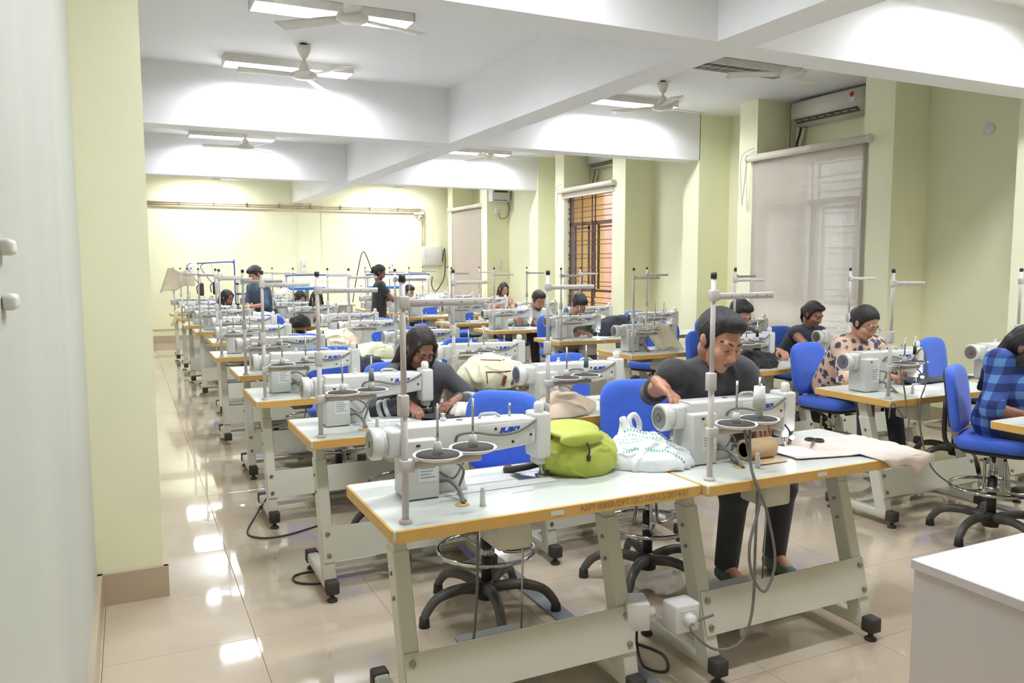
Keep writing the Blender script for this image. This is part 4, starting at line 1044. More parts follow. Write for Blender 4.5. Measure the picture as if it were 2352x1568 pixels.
# 5 plaid shirt at the right edge
hd = ony(2362, 800, 2.78); wr = V3(4.66, 2.46, .90); wl = V3(4.98, 2.5, .9)
J = seat_to(4.64, 2.93, hd, .2, head=(0, .5, 0), s=1.0, wrR=wr, wrL=wl); J['hintR'] = V3(-1, .4, -.9); J['shR'] = ony(2296, 832, 2.86); J['elR'] = ony(2280, 938, 2.80); J['wrR'] = ony(2372, 958, 2.66)
P = person('long-haired person in a blue checked shirt at the right edge', J, 'skin_b', ('long', 'hair_black'), 'plaid_check', 'cloth_black', s=1.0, sleeve='rolled', cuff=.08, loose=.012)
# 6 black jacket with red collar behind the leaning man
hd = ony(1700, 722, 5.38); wr = onz(1728, 822, .87); wl = onz(1790, 806, .87)
J = seat_to(4.80, 5.72, hd, head=(0, .6, 0), s=1.0, wrR=wr, wrL=wl)
P = person('person in a black jacket with red collar behind the leaning man', J, 'skin_a', ('short', 'hair_black'), 'cloth_black', 'cloth_black', s=1.0, near=False, male=True, extras=collar('cloth_red'))
# 7 grey green shirt
hd = ony(1330, 700, 7.98); wr = onz(1335, 762, .86); wl = onz(1385, 752, .86)
J = seat_to(4.66, 8.28, hd, head=(-.05, .8, 0), s=1.02, wrR=wr, wrL=wl, hR=(V3(.6, -1, -.2), -UP), hL=(V3(-.6, -1, -.2), -UP))
P = person('person in a grey-green shirt bent low over a machine in the third column', J, 'skin_a', ('short', 'hair_black'), 'cloth_greygreen', 'cloth_grey', s=1.02, near=False, male=True, sleeve='short')
# 8 white shirt
hd = ony(1237, 690, 9.48); wr = V3(4.66, 9.56, .9); wl = V3(4.95, 9.55, .88)
J = seat_to(4.74, 9.86, hd, head=(.05, .5, 0), s=1.02, wrR=wr, wrL=wl)
P = person('bearded person in a white shirt sewing in the third column', J, 'skin_a', ('short', 'hair_black'), 'cloth_white', 'cloth_black', s=1.02, near=False, male=True, extras=collar('cloth_white'), beard=True)
# 9 glasses, peach top
hd = ony(1157, 664, 12.98); wr = V3(5.85, 12.85, .9); wl = V3(6.2, 12.85, .9)
J = seat_to(6.0, 13.2, hd, head=(0, .35, 0), s=.96, wrR=wr, wrL=wl)
P = person('long-haired person with glasses and peach top near the far right windows', J, 'skin_c', ('long', 'hair_black'), 'cloth_peach', 'denim_dark', s=.96, near=False, sleeve='short', extras=spectacles)
# 10 standing woman in black, in the aisle
def standing(x, y, hd, face, head, wrR, wrL, s, hR=None, hL=None):
    J = seat_to(x, y, hd, face, head, wrR, wrL, hR, hL, s); F, R = J['F'], J['R']; J['pel'] = V3(x, y, .90 * s)
    d = unit(V3(hd) - J['pel']); J['nk'] = V3(hd) - unit(d + UP * .4) * .15 * s
    for q, nm in ((1, 'R'), (-1, 'L')):
        hip = J['pel'] + R * q * .09; J['kn' + nm] = V3(hip[0], hip[1], .48 * s) + F * .03; J['an' + nm] = V3(hip[0], hip[1], .085) + R * q * .01; J['ft' + nm] = F + R * q * .2
    return J
hd = ony(872, 626, 12.0); F = rotz((0, -1, 0), 1.25)
J = standing(3.50, 12.02, hd, 1.25, (0, .45, 0), V3(3.5, 12.02, 1.12) + F * .38, V3(3.5, 12.02, 1.10) + F * .36 + V3(0, .15, 0), .95, hR=(F + UP * .4, -UP), hL=(F + UP * .3, -UP))
P = person('person in black with tied hair standing in the central aisle', J, 'skin_b', ('bun', 'hair_black'), 'cloth_black', 'cloth_black', s=.95, near=False, sleeve='short')
# 11 denim shirt, standing
hd = ony(586, 630, 12.72); F = rotz((0, -1, 0), -1.15)
J = standing(1.93, 12.72, hd, -1.15, (0, .7, 0), V3(1.93, 12.7, 1.02) + F * .30, V3(1.93, 12.62, 1.0) + F * .33, 1.0, hR=(F - UP * .1, -UP), hL=(F - UP * .1, -UP))
P = person('person in a denim shirt standing with bowed head at the left', J, 'skin_a', ('short', 'hair_black'), 'denim_shirt', 'denim_dark', s=1.0, near=False, male=True, cuff=.12, sleeve='rolled')
# 12 girl below him
hd = ony(522, 684, 12.55)
J = seat_to(1.38, 12.78, hd, .75, head=(0, .35, 0), s=.95, wrR=(1.35, 12.42, .9), wrL=(1.6, 12.45, .88))
P = person('long-haired person seated just left of the standing denim shirt', J, 'skin_b', ('long', 'hair_black'), 'cloth_navy', 'denim_dark', s=.95, near=False)
# 13, 14 two long-haired sewers side by side
hd = ony(690, 684, 13.02)
J = seat_to(2.56, 13.28, hd, .2, head=(.1, .6, 0), s=.95, wrR=(2.46, 12.98, .88), wrL=(2.70, 12.96, .88))
P = person('long-haired person sewing, left of two close together in the second column', J, 'skin_b', ('long', 'hair_black'), 'cloth_navy', 'denim_dark', s=.95, near=False)
hd = ony(728, 686, 11.55)
J = seat_to(2.52, 11.86, hd, 0, head=(0, .6, 0), s=.95, wrR=(2.42, 11.5, .88), wrL=(2.72, 11.5, .88))
P = person('long-haired person sewing, right of two close together in the second column', J, 'skin_b', ('long', 'hair_black'), 'cloth_navy', 'denim_dark', s=.95, near=False, sleeve='short')
# 15 far sewer in the third column
hd = ony(940, 670, 13.86)
J = seat_to(4.66, 14.08, hd, .3, head=(0, .5, 0), s=.98, wrR=(4.55, 13.92, .88), wrL=(4.8, 13.92, .88))
P = person('short-haired person in pale blue sewing far back in the third column', J, 'skin_a', ('short', 'hair_black'), 'cloth_white', 'denim_dark', s=.98, near=False, male=True)
# ================================================================== loose things on and around the tables
def fabric(name, rgb, vary=.06, bump=.35, bscale=22, rough=.85): mat(name, rgb, rough, vary=vary, scale=10, bump=bump, bscale=bscale, sheen=.1)
fabric('cloth_cream', (238, 224, 196)); fabric('cloth_ivory', (236, 230, 218)); fabric('cloth_beige', (222, 206, 196)); fabric('cloth_peachbag', (220, 200, 176)); fabric('cloth_darkblue', (54, 58, 74)); fabric('cloth_jet', (44, 43, 48))
fabric('lime_nylon', (178, 186, 74), .08, .5, 14, .5); fabric('poly_white', (232, 234, 238), .03, .5, 12, .35)
mat('kraft', (206, 178, 140), .7, vary=.05); mat('print_green', (70, 178, 150), .5); mat('print_maroon', (138, 70, 76), .6); mat('pencil', (176, 138, 76), .8)
def noise3(P, seed, f):
    r = random.Random(seed); out = np.zeros(len(P))
    for k in range(7):
        d = unit((r.gauss(0, 1), r.gauss(0, 1), r.gauss(0, .6))); w = f * (1 + .55 * k); out += np.sin(P @ d * w + r.uniform(0, 6.28)) / (1 + .45 * k)
    return out
def blob(name, label, cat, prims, m, h=.012, k=.03, wrinkle=.006, freq=28, seed=1, base=None, extra=None):
    P, f = sdf_mesh(prims, h, k)
    # push along the gradient direction from the local centre for folds
    c = P.mean(0); D = P - c; D /= np.linalg.norm(D, axis=1)[:, None] + 1e-9
    n = noise3(P, seed, freq); n2 = noise3(P, seed + 9, freq * .45)
    P = P + D * (wrinkle * 1.5 * ((1 - np.abs(np.tanh(n * 1.4))) ** 2 - .3) + wrinkle * .8 * (1 - np.abs(np.tanh(n2 * 1.6))) + wrinkle * .35 * n2)[:, None]
    if base is not None: P[:, 2] = np.maximum(P[:, 2], base)
    org = V3(c[0], c[1], P[:, 2].min())
    t = thing(name, label, cat, tuple(org)); np_build([(P, f)], extra or 'cloth', m, t, org, 1)
    return t, org
def heap(label, cat, name, c, r, m, seed=1, rot=0., wr=.017, freq=20, zt=ZT, lumps=4):
    rr = random.Random(seed); c = V3(c); R = np.array(Matrix.Rotation(rot, 3, 'Z')); fl = (V3(0, 0, zt), V3(0, 0, -1.0)); ps = [ell((c[0], c[1], zt), (r[0], r[1], r[2]), R, fl)]
    for q in range(lumps):
        o = R @ V3(rr.uniform(-.5, .5) * r[0], rr.uniform(-.4, .4) * r[1], 0); ps.append(ell((c[0] + o[0], c[1] + o[1], zt + r[2] * rr.uniform(.3, .55)), (r[0] * rr.uniform(.3, .5), r[1] * rr.uniform(.35, .6), r[2] * rr.uniform(.4, .65)), R, fl))
    big = max(r) > .25
    t, o = blob(name, label, cat, ps, m, .013 if c[1] > 5 else .008, .04, wr, freq, seed, zt + .001)
    return t
def sheet(name, label, cat, fn, nu, nv, m, thick=.003):
    o = MB().grid(fn, nu, nv, True, thick); c = np.mean(np.array(o.v), 0); zmin = min(p[2] for p in o.v)
    o.xf(Matrix.Translation((-c[0], -c[1], -zmin))); ob = o.build(name, m, None, (c[0], c[1], zmin)); return tag(ob, label, cat)
def rip(x, y, seed=0, a=.004, f=18): return a * (math.sin(x * f + y * 7 + seed) + math.sin(y * f * 1.3 - x * 5 + seed * 2) + .6 * math.sin((x + y) * f * 2.1 + seed))

# ---- white cabinet at the right front
mat('cabinet_white', (214, 215, 220), .35, vary=.01); mat('cabinet_side', (208, 200, 198), .45, vary=.015, scale=3)
t = thing('white_cabinet', 'plain white laminate cabinet in the right foreground', 'cabinet', (1.935, .55, 0))
MB().box(.006, .9, .006, .898, 0, .775).build('body', 'cabinet_side', t); MB().rbox(0, .9, 0, .904, .775, .803, .003, 1, False).build('worktop', 'cabinet_white', t)
MB().box(-.001, .0, 0, .904, .777, .801).build('edge_strip', 'cabinet_side', t)
MB().box(.45, .456, .0, .006, .05, .76).build('door_gap', 'cable_grey', t)

# ---- cable trunking let into the floor between the columns
mat('trunking', (140, 142, 150), .4, metal=.4, vary=.06)
for x0_, x1_, lab in ((1.70, 1.79, 'between the two left columns of tables'), (5.14, 5.22, 'between the two right columns of tables')):
    t = thing('floor_trunking', 'flat grey metal cable trunking on the floor ' + lab, 'trunking', (x0_, 1.9, 0))
    for k in range(7): MB().box(0, x1_ - x0_, k * 2.0, k * 2.0 + 1.996, 0.0005, .012).build('cover_plate', 'trunking', t)

# ---- writing and stickers on the table edges
def edge_text(tab, s, x, z, size, m, sx=1.0, y=-.0008):
    me = text_mesh(s, size, .0003); me.materials.append(MATS[m]); o = bpy.data.objects.new('inscription', me); C.objects.link(o); o.parent = tab
    o.location = (x, y, z); o.rotation_euler = (math.pi / 2, 0, 0); o.scale = (sx, 1, 1); return o
TABS = sorted([o for o in C.objects if o.name.startswith('sewing_table') and o.parent is None], key=lambda o: (o.location.y, o.location.x))
def tab_at(col, i):
    x, y = TAB[col][i]; return min(TABS, key=lambda o: abs(o.location.x - x) + abs(o.location.y - y))
A1, B1 = tab_at('A', 0), tab_at('B', 0)
edge_text(A1, 'NIFT/BBSR/DFT/GC-1/SNLS/2014/01', .905, .781, .030, 'pencil', 1.02)
for col in 'ABCD':
    for i in range(6):
        MB().box(.555, .605, -.0012, -.0002, .772, .788).build('sticker', 'label_white', tab_at(col, i))

# ---- yellow-green backpack on the nearest table
c = V3(1.575, 2.70, ZT); fl = (V3(0, 0, ZT), V3(0, 0, -1.0))
t, o = blob('backpack', 'lime green nylon backpack lying on the nearest table', 'backpack', [ell(c + V3(0, 0, .075), (.165, .12, .10), None, fl), ell(c + V3(.03, 0, .06), (.145, .13, .09), None, fl), ell(c + V3(-.03, .0, .11), (.12, .10, .075), None, fl)], 'lime_nylon', .007, .03, .009, 26, 4, ZT + .001, 'body')
Pf, ff = sdf_mesh([ell(c + V3(-.025, -.02, .178), (.118, .095, .020), np.array(Matrix.Rotation(.18, 3, 'X'))), ell(c + V3(-.025, -.105, .155), (.10, .025, .028))], .007, .02); np_build([(Pf, ff)], 'flap', 'lime_nylon', t, o)
MB().tube([Vector(p) - Vector(o) for p in smooth_path([c + V3(-.02, -.12, .15), c + V3(-.012, -.136, .12), c + V3(-.02, -.142, .09)], 4)], .004, 6).build('drawstring', 'cable_dark', t)
MB().lathe([(.008, 0), (.009, .02), (.004, .024)], tuple(c - o + V3(-.02, -.144, .075)), 8).build('cord_stop', 'black_plastic', t)
MB().tube([Vector(p) - Vector(o) for p in smooth_path([c + V3(-.10, .02, .05), c + V3(-.20, .04, .03), c + V3(-.25, .10, .012), c + V3(-.22, .14, .010)], 5)], .014, 6).build('shoulder_strap', 'cable_dark', t)

# ---- white plastic carrier bag between the two nearest tables
c = V3(1.90, 2.66, ZT); Rb = np.array(Matrix.Rotation(-.5, 3, 'Z'))
t, o = blob('carrier_bag', 'white plastic carrier bag with green print between the two nearest tables', 'bag', [ell(c + V3(0, 0, .02), (.20, .13, .075), Rb, fl), ell(c + V3(-.01, .03, .06), (.13, .09, .07), Rb, fl), cap(c + V3(-.05, .05, .10), c + V3(-.06, .07, .165), .04, .02), ell(c + V3(-.14, .05, .04), (.06, .05, .05), None, fl)], 'poly_white', .007, .035, .010, 30, 7, ZT + .001, 'body')
for q, (a, b) in enumerate((((-.05, .05, .15), (.0, .06, .13)), ((-.17, .07, .07), (-.15, .03, .06)))):
    MB().tube([Vector(c + V3(p) - o) for p in smooth_path([a, (a[0] + .0, a[1] + .01, a[2] + .035), ((a[0] + b[0]) / 2, a[1] + .01, a[2] + .05), (b[0], b[1], b[2] + .035), b], 4)], .012, 7).build('handle', 'poly_white', t)
pr = random.Random(3)
def surf_z(ob, x, y):
    ok, loc, nrm, _ = ob.ray_cast(Vector((x, y, 1.0)), Vector((0, 0, -1)))
    return (loc, nrm) if ok else (None, None)
bob = [q for q in t.children if q.name.startswith('body')][0]
gp = MB(); u_ = V3(math.cos(-.5), math.sin(-.5), 0); v_ = V3(-math.sin(-.5), math.cos(-.5), 0)
for row, (vv, n_, hgt) in enumerate(((-.085, 26, .012), (-.045, 24, .005), (-.033, 24, .005), (-.02, 20, .005), (.0, 18, .010), (.025, 12, .012))):
    for k in range(n_):
        if pr.random() < .15: continue
        p = u_ * (-.15 + .30 * (k + .5) / n_) * (.75 if row > 3 else .95) + v_ * vv; loc, nrm = surf_z(bob, c[0] - o[0] + p[0], c[1] - o[1] + p[1])
        if loc is None or nrm.z < .2: continue
        a = nrm.cross(Vector(v_)).normalized(); b = a.cross(nrm).normalized() if False else Vector(v_) - nrm * Vector(v_).dot(nrm)
        b.normalize(); w = pr.uniform(.003, .0045); z = loc + nrm * .0012; g = hgt * pr.uniform(.35, .6)
        gp.add([z - a * w - b * g, z + a * w - b * g, z + a * w * pr.uniform(.2, 1) + b * g, z - a * w * pr.uniform(.2, 1) + b * g], [(0, 1, 2, 3)])
pt_ = gp.build('green_print', 'print_green', t); pt_['kind'] = 'stuff'

# ---- beige cloth, scissors and roll on the table of the leaning man
def beige(u, v):
    x = 2.47 + .66 * u + .05 * math.sin(v * 5); y = 2.29 + .50 * v * (1 - .25 * u) + .16 * (1 - u) * (1 - v) * .9
    x += .03 * math.sin(7 * v + 2); z = ZT + .009 + max(0, rip(x, y, 2, .003, 16))
    e = x - 3.105
    if e > 0: x = 3.105 + .012 + .25 * e; z -= max(0, e - .008) * 1.2
    if v < .12 and u > .45: y = 2.270 - .004 * abs(math.sin(u * 30)); z = ZT + .008 - (.12 - v) * .55 * min(1, (u - .45) * 4) * (1 + .4 * math.sin(u * 25))
    return (x, y, z)
sheet('cut_fabric', 'pinkish beige cut fabric spread over the right end of the leaning man\'s table', 'fabric', beige, 40, 30, 'cloth_beige', .002)
p = onz(1868, 1018, ZT + .012)
t = thing('scissors', 'dark-handled scissors on the beige fabric', 'scissors', (p[0], p[1], ZT + .013), -.9)
for q in (-1, 1):
    MB().tube([(.018 * q + .02 * math.cos(a), .05 + .028 * math.sin(a), .005) for a in [2 * math.pi * k / 12 for k in range(12)]], .006, 6, closed=True).build('handle', 'shoe_dark', t)
    MB().add([(-.004 * q, .03, .004), (.008 * q, .03, .004), (.001 * q, -.13, .004), (-.004 * q, .03, .007), (.008 * q, .03, .007), (.001 * q, -.13, .006)], [(0, 1, 2), (5, 4, 3), (0, 3, 4, 1), (1, 4, 5, 2), (2, 5, 3, 0)]).build('blade', 'steel', t)
t = thing('kraft_roll', 'roll of brown kraft paper under the thread tray of the leaning man\'s machine', 'paper roll', (2.30, 2.535, ZT))
MB().lathe([(.030, 0), (.044, 0), (.044, .15), (.030, .15), (.030, 0)], (0, 0, .045), 22, 'x').build('roll', 'kraft', t)
MB().grid(lambda u, v: (.15 * u, -.0 - .10 * v, .003 + .002 * math.sin(v * 9)), 3, 8, True, .001).build('loose_end', 'kraft', t)

# ---- spools of thread on the stands
SPOOL = {}
def spool(col, i, dish, m, hgt, r, lab):
    x, y = TAB[col][i]; ox, oy = ((.105, -.02), (.25, .02))[dish]
    st = min([o for o in C.objects if o.name.startswith('thread_stand') and o.parent is None], key=lambda o: abs(o.location.x - x) + abs(o.location.y - y))
    p = st.matrix_basis @ Vector((ox, oy, .259))
    k = (m, hgt, r)
    if k not in SPOOL:
        s = MB(); s.lathe([(.004, 0), (r, 0), (r * .82, hgt), (.004, hgt)], n=14); me = s.mesh('thread_spool'); me.materials.append(MATS[m]); SPOOL[k] = me
    o = bpy.data.objects.new('thread_spool', SPOOL[k]); C.objects.link(o); o.location = p; tag(o, lab, 'thread spool', 'thread spools on the stands')
mat('thread_white', (230, 230, 228), .7, bump=.3, bscale=300); mat('thread_grey', (120, 128, 132), .7); mat('thread_black', (40, 40, 42), .7); mat('thread_teal', (84, 120, 130), .7)
spool('B', 0, 1, 'thread_white', .085, .026, 'white thread spool beside the leaning man\'s machine')
spool('A', 1, 1, 'thread_grey', .06, .014, 'slim grey thread spool in front of the charcoal-clad sewer')
spool('B', 1, 1, 'thread_teal', .06, .014, 'slim teal thread spool on the second table of the second column')
spool('C', 1, 1, 'thread_black', .05, .011, 'small black thread spool in front of the floral blouse')
spool('C', 2, 1, 'thread_black', .05, .012, 'small black thread spool in front of the black jacket')
spool('B', 6, 1, 'thread_teal', .05, .012, 'small blue-grey thread spool before two long-haired sewers')

# ---- heaps of cloth and bags
def H(px, py, r, m, label, cat, name, seed, rot=0., zt=ZT, dy=0., **k):
    p = onz(px, py, zt); return heap(label, cat, name, (p[0], p[1] + r[1] * .8 + dy, 0), r, m, seed, rot, zt=zt, **k)
# big printed carrier bag on the third table of the second column
p = onz(1180, 893, ZT); c = V3(p[0] + .02, p[1] + .17, ZT)
t, o = blob('carrier_bag', 'large pale yellow plastic bag with maroon print on the third table', 'bag', [ell(c + V3(-.12, 0, .07), (.24, .16, .13), None, fl), ell(c + V3(.12, .02, .05), (.24, .15, .085), None, fl), ell(c + V3(-.08, .04, .12), (.20, .11, .075), None, fl), ell(c + V3(.28, -.02, .05), (.10, .10, .05), None, fl)], 'cloth_cream', .010, .05, .016, 14, 12, ZT + .001, 'body')
bob = [q for q in t.children if q.name.startswith('body')][0]; bob.data.materials.clear(); fabric('poly_yellow', (232, 230, 196), .04, .4, 12, .4); bob.data.materials.append(MATS['poly_yellow'])
def decal(ob, pts, w, m, parent, name='print_line'):
    g = MB(); Q = []
    for a, b in zip(pts[:-1], pts[1:]):
        for k in range(9): Q.append((a[0] + (b[0] - a[0]) * k / 8, a[1] + (b[1] - a[1]) * k / 8))
    hit = []
    for x, z in Q:
        ok, loc, nrm, _ = ob.ray_cast(Vector((x, -1.0, z)), Vector((0, 1, 0)))
        if ok: hit.append(loc + nrm * .003)
    if len(hit) > 2: g.tube(hit, w, 5).build(name, m, parent)
decal(bob, [(-.20, .05), (-.20, .12), (.12, .11)], .004, 'print_maroon', t); decal(bob, [(-.20, .19), (-.02, .18)], .003, 'print_maroon', t); decal(bob, [(-.08, .03), (-.07, .09)], .012, 'print_maroon', t, 'print_mark'); decal(bob, [(-.02, .03), (.0, .09)], .010, 'print_maroon', t, 'print_mark')
decal(bob, [(.10, .10), (.19, .035)], .030, 'print_maroon', t, 'print_patch'); decal(bob, [(.2, .11), (.33, .08)], .022, 'print_maroon', t, 'print_patch')
H(1040, 893, (.16, .12, .07), 'cloth_cream', 'cream cloth left of the large yellow bag', 'fabric', 'fabric_heap', 21)
H(1315, 958, (.20, .15, .11), 'cloth_peachbag', 'peach cloth bag slumped on the second table of the second column', 'bag', 'cloth_bag', 22, .3, wr=.014, freq=16)
H(1085, 958, (.11, .10, .06), 'print_multi', 'white bag with coloured print beside the charcoal-clad sewer', 'bag', 'cloth_bag', 23, .2)
H(1128, 940, (.15, .10, .10), 'cloth_jet', 'black cloth heap beside the white printed bag', 'fabric', 'fabric_heap', 24, .5)
x_, y_ = TAB['A'][1]
sheet('work_fabric', 'black cloth being sewn by the charcoal-clad sewer', 'fabric', lambda u, v: (x_ + .62 + .42 * u + .03 * math.sin(5 * v), y_ + .22 + .30 * v - .05 * u, ZT + .010 + abs(rip(u, v, 1, .004, 9))), 18, 14, 'cloth_jet', .003)
H(770, 806, (.30, .22, .20), 'cloth_cream', 'large cream cloth heap on the fifth table of the second column', 'fabric', 'fabric_heap', 25, .2, wr=.022, freq=14)
H(850, 824, (.26, .14, .11), 'poly_yellow', 'pale yellow printed bag on the fourth table of the second column', 'bag', 'carrier_bag', 26, -.2)
H(845, 856, (.24, .10, .09), 'cloth_darkblue', 'navy cloth heap in front of the pale yellow bag', 'fabric', 'fabric_heap', 27, .1)
H(605, 744, (.34, .18, .16), 'cloth_ivory', 'white cloth heap before the standing denim shirt', 'fabric', 'fabric_heap', 28, .1, wr=.016)
H(690, 752, (.16, .12, .15), 'cloth_jet', 'black cloth heap in front of two long-haired sewers', 'fabric', 'fabric_heap', 29, .3)
H(488, 716, (.30, .16, .15), 'cloth_ivory', 'white cloth heap on a far table of the leftmost column', 'fabric', 'fabric_heap', 30)
H(655, 708, (.22, .20, .38), 'cloth_ivory', 'tall white cloth pile right of the standing denim shirt', 'fabric', 'fabric_heap', 31, wr=.02)
H(1030, 704, (.62, .26, .22), 'cloth_ivory', 'long pile of white cloth on the far right tables', 'fabric', 'fabric_heap', 32, 0, wr=.025, freq=12, lumps=5)
H(1418, 770, (.30, .16, .20), 'cloth_darkblue', 'dark denim pile beside the grey-green shirt', 'fabric', 'fabric_heap', 33, .25, wr=.014, freq=16)
H(1752, 846, (.22, .13, .12), 'cloth_jet', 'black cloth pile being sewn by the black jacket', 'fabric', 'fabric_heap', 34, 0)
H(1885, 838, (.14, .14, .10), 'cloth_ivory', 'white cloth before the navy sleeveless top', 'fabric', 'fabric_heap', 35, 0, dy=-.1)
x_, y_ = TAB['C'][1]
sheet('work_fabric', 'long dark navy cloth running off the floral blouse table', 'fabric', lambda u, v: (x_ + .66 + .72 * u, y_ + .34 + (.20 - .09 * u) * v + .06 * u, ZT + .012 + .05 * math.exp(-((u - .25) / .16) ** 2) * math.sin(math.pi * v) + abs(rip(u, v, 4, .003, 9))), 24, 10, 'cloth_darkblue', .004)
x_, y_ = TAB['C'][3]
sheet('draped_fabric', 'cream cloth hanging from the machine on the fourth table of the third column', 'fabric', lambda u, v: (x_ + .30 + .30 * u + .16 * v, y_ + .29 - .06 * v - .03 * math.sin(u * 9), ZT + .26 - .25 * v + .012 * math.sin(u * 12)), 16, 14, 'cloth_cream', .004)
a_, b_ = ony(1243, 925, 3.63), ony(1268, 925, 3.63)
sheet('draped_fabric', 'white cloth strip hanging behind the nearest blue chair', 'fabric', lambda u, v: (a_[0] + (b_[0] - a_[0]) * u + .03 * v, 3.635 + .03 * math.sin(v * 3 + u), .90 - .28 * v + .01 * math.sin(u * 5)), 5, 12, 'cloth_ivory', .003)
# cloth over the farthest left thread stand
x_, y_ = TAB['A'][9]
sheet('draped_fabric', 'cream cloth hanging over the farthest thread stand on the left', 'fabric', lambda u, v: (x_ - .02 + .42 * u - .14 * v * (1 - u), y_ + .06 - .05 * math.sin(u * 8) * v - .02, 1.58 - .10 * u - (.42 - .24 * u) * v + .02 * math.sin(u * 11)), 18, 14, 'cloth_cream', .004)
x_, y_ = TAB['A'][8]
sheet('draped_fabric', 'cream cloth sliding off the ninth table of the leftmost column', 'fabric', lambda u, v: (x_ - .06 - .04 * v + .40 * u, y_ + .1 + .22 * v, (ZT + .03 + .16 * math.sin(u * 2.4) * (.4 + .6 * v) + abs(rip(u, v, 3, .02, 8))) if u > .15 else ZT + .02 - (.15 - u) * .9), 16, 12, 'cloth_cream', .004)

# ---- socket boxes and cords
def socket(label, loc, rz):
    t = thing('socket_box', label, 'socket', loc, rz)
    MB().rbox(0, .11, -.045, .045, 0, .11, .008).build('body', 'switch_white', t)
    pl = MB().lathe([(0, -.078), (.02, -.075), (.026, -.06), (.028, -.045)], (.055, 0, .055), 14, 'y').build('plug', 'switch_white', t)
    MB().box(.02, .09, -.047, -.045, .02, .09).build('face_plate', 'label_white', t)
q = ony(1545, 1392, 2.34); socket('white socket box with plug on the left leg of the leaning man\'s table', (q[0] - .0, 2.36, .235), 0)
q = ony(1437, 1425, 2.36); socket('white socket box on the right leg of the nearest table', (1.675, 2.385, .245), 1.2)
def cord(label, pts, m='cable_grey', r=.0055):
    pts = [V3(p) for p in pts]; b = pts[0]; P = [Vector(p) - Vector((b[0], b[1], 0)) for p in smooth_path(pts, 6)]
    return tag(MB().tube(P, r, 6).build('power_cord', m, None, (b[0], b[1], 0)), label, 'cord')
Y_ = 2.235
cord('grey cord looping down in front of the leaning man\'s table', [(2.23, 2.42, ZT + .20), ony(1722, 1010, 2.30), ony(1726, 1075, 2.27), ony(1744, 1125, Y_), ony(1765, 1190, Y_), ony(1780, 1290, Y_), ony(1757, 1358, Y_), ony(1728, 1320, Y_), ony(1722, 1250, Y_), ony(1745, 1150, Y_ + .03), ony(1728, 1085, 2.28), ony(1712, 1000, 2.32), (2.20, 2.43, ZT + .19)])
cord('grey cord hanging from the leaning man\'s table to the socket box', [ony(1740, 1130, 2.30), ony(1735, 1250, 2.27), ony(1728, 1400, 2.24), ony(1700, 1475, 2.24), ony(1640, 1490, 2.25), ony(1585, 1440, 2.28), (1.965, 2.31, .285)])
cord('thin cord looped on the floor by the second leg of the leftmost column', [onz(735, 1205, .006), onz(660, 1228, .006), onz(600, 1235, .006), onz(568, 1222, .006), onz(590, 1180, .02), onz(612, 1145, .12)], 'cable_dark')
cord('thin cord looped on the floor by the third leg of the leftmost column', [onz(770, 1308, .03), onz(715, 1312, .006), onz(676, 1322, .006), onz(680, 1336, .006), onz(720, 1340, .006), onz(775, 1335, .006)], 'cable_dark')
cord('dark cord on the floor below the two nearest tables', [onz(1465, 1420, .2), onz(1463, 1480, .05), onz(1480, 1530, .006), onz(1530, 1540, .006), onz(1520, 1500, .006), onz(1440, 1470, .006)], 'cable_dark')
cord('grey cord hanging from the tray beside the floral blouse', [(4.37, 3.36, ZT + .2), ony(2120, 800, 3.30), ony(2128, 870, 3.27), ony(2112, 930, 3.25), ony(2118, 1010, 3.24), ony(2145, 1080, 3.2), ony(2200, 1120, 3.2)], r=.005)
cord('grey cord hanging in front of the floral blouse machine', [(4.28, 3.34, ZT + .19), ony(2065, 840, 3.27), ony(2078, 900, 3.25), ony(2080, 960, 3.24), ony(2050, 925, 3.25), ony(2042, 960, 3.3)], r=.005)
cord('thin cord under the nearest table', [(1.12, 2.62, .72), (1.10, 2.58, .45), (1.06, 2.55, .2), (1.03, 2.62, .006), (1.0, 2.8, .006)], r=.005)

# ---- ironing corner at the back
mat('blue_paint', (104, 124, 206), .4); mat('blue_pad', (60, 130, 225), .8); mat('iron_dark', (70, 66, 70), .5)
LM = [(655, 800, 'left'), (842, 985, 'right')]
for a, b, nm in LM:
    pa, pb = ony(a, 640, 16.3), ony(b, 636, 16.3); w = pb[0] - pa[0]
    t = thing('lighted_work_table', 'white work table under a blue-framed tube lamp at the back, %s one' % nm, 'table', (pa[0], 16.3, 0))
    for x in (.02, w - .02): MB().box(x - .015, x + .015, -.015, .015, 0, 1.405).build('post', 'stand_metal', t)
    MB().box(0, w, -.05, .05, 1.405, 1.44).build('lamp_canopy', 'blue_paint', t)
    tb = MB().cyl((.1, -.0, 1.37), (w - .03, -.0, 1.37), .035, 12).build('lamp_tube', 'tube_on', t)
    MB().rbox(-.05, w + .05, -.35, .35, .80, .84, .01, 1).build('tabletop', 'laminate', t); MB().box(.0, w, -.3, .3, .3, .8).build('cabinet', 'cream_metal', t)
    MB().rbox(.05, w * .62, -.1, .1, 1.13, 1.19, .02).build('ironing_pad', 'blue_pad', t); MB().box(w * .3, w * .36, -.03, .03, .84, 1.13).build('pad_stem', 'steel', t)
    MB().box(-.1, w + .1, .30, .33, 1.18, 1.24).build('back_rail', 'label_white', t)
    for x in (-.05, w + .05): MB().box(x, x + .03, .3, .33, 0, 1.2).build('rail_post', 'label_white', t)
    for x in (.03, w - .06):
        for y in (-.28, .25): MB().box(x, x + .03, y, y + .03, 0, .3).build('leg', 'cream_metal', t)
pa = ony(540, 660, 16.0); X0 = pa[0]; z1 = ony(540, 601, 16.0)[2]; xe = ony(452, 604, 16.0)[0]
t = thing('iron_hose_gantry', 'blue pipe arch carrying hoses for two hanging irons at the back left', 'iron stand', (X0, 16.0, 0))
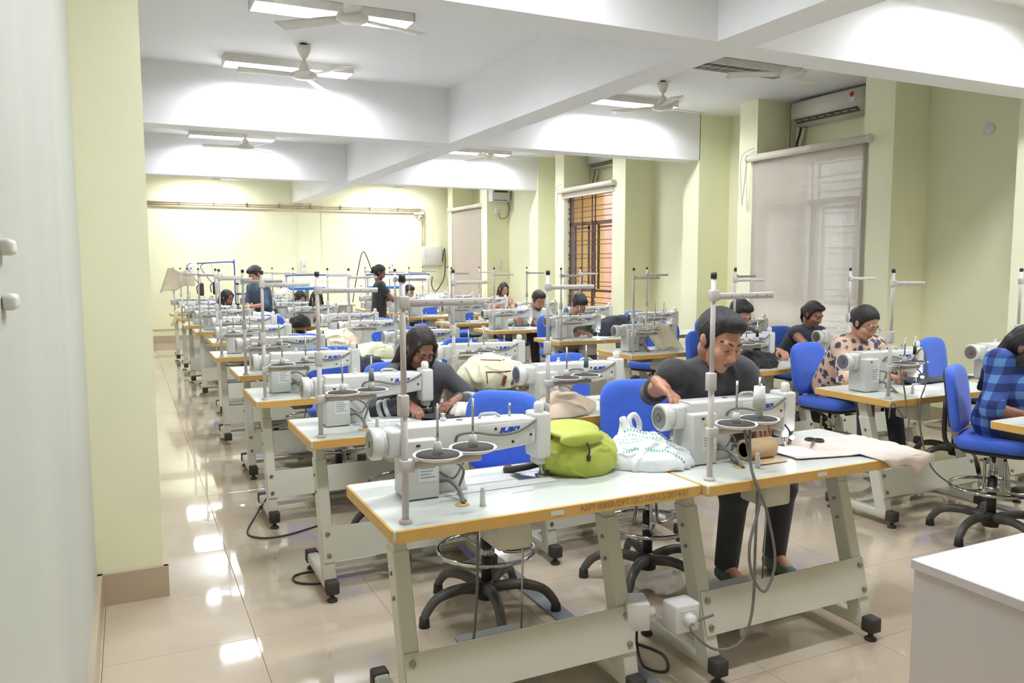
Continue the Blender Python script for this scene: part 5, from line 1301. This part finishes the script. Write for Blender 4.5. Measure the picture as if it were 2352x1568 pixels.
MB().tube(smooth_path([(0, 0, 0), (0, 0, z1 - .1), (-.02, 0, z1 - .02), (-.1, 0, z1), (xe - X0, 0, z1 - .03)], 5), .014, 8).build('pipe_arch', 'blue_paint', t)
MB().lathe([(0, 0), (.15, 0), (.15, .02), (.02, .03)], n=14).build('base', 'blue_paint', t)
for dx, zz in ((-.62, 1.32), (-.38, 1.34)):
    MB().tube(smooth_path([(dx - .14, 0, z1 - .02), (dx - .22, 0, z1 - .10), (dx - .1, 0, z1 - .3), (dx + .0, 0, z1 - .42), (dx + .02, 0, zz)], 5), .009, 6).build('hose', 'blue_paint', t)
    ir = MB().rbox(dx - .02, dx + .06, -.05, .05, zz - .26, zz - .02, .02).build('iron', 'iron_dark', t); MB().tube(smooth_path([(dx - .02, 0, zz - .05), (dx - .06, 0, zz - .1), (dx - .05, 0, zz - .22)], 4), .01, 6).build('handle', 'iron_dark', ir)
    MB().cyl((dx - .03, 0, z1 - .03), (dx + .01, 0, zz), .003, 5).build('hanger', 'steel', t)
t = thing('thread_shelf', 'white overlock machine rack with blue shelves behind the denim shirt', 'rack', (1.93, 16.4, 0))
for x in (0, .9): MB().box(x, x + .03, 0, .35, 0, 1.32).build('upright', 'cream_metal', t)
for z, m in ((.55, 'blue_paint'), (.85, 'cream_metal'), (1.05, 'blue_paint'), (1.25, 'cream_metal')): MB().box(0, .93, 0, .35, z, z + .03).build('shelf', m, t)
for z in (.88, 1.28):
    for x in (.08, .32, .56):
        MB().rbox(x, x + .2, .05, .28, z, z + .10, .02).build('machine_head', 'machine_white', t)

# ---- lit needle lamps on four machines
mat('lamp_glow', (255, 255, 255), .4, emit=(235, 235, 255), estr=25.0); MATS['lamp_glow'].cycles.emission_sampling = 'NONE'
MACH = [o for o in C.objects if o.name.startswith('sewing_machine') and o.parent is None]
for col, i in (('B', 0), ('C', 1), ('C', 4), ('C', 5)):
    x, y = TAB[col][i]; m_ = min(MACH, key=lambda o: abs(o.location.x - x) + abs(o.location.y - y))
    lp_ = MB().tube(smooth_path([(.66, .31, .12), (.66, .285, .10), (.67, .28, .075)], 4), .004, 6).build('needle_lamp', 'cable_dark', m_)
    MB().ell((.675, .28, .068), (.011, .011, .009)).build('bulb', 'lamp_glow', lp_)
    ld = bpy.data.lights.new('needle_light', 'SPOT'); ld.energy = 1.6; ld.spot_size = 2.2; ld.shadow_soft_size = .012; lo = bpy.data.objects.new('needle_light', ld); C.objects.link(lo); lo.parent = m_; lo.location = (.676, .28, .056)
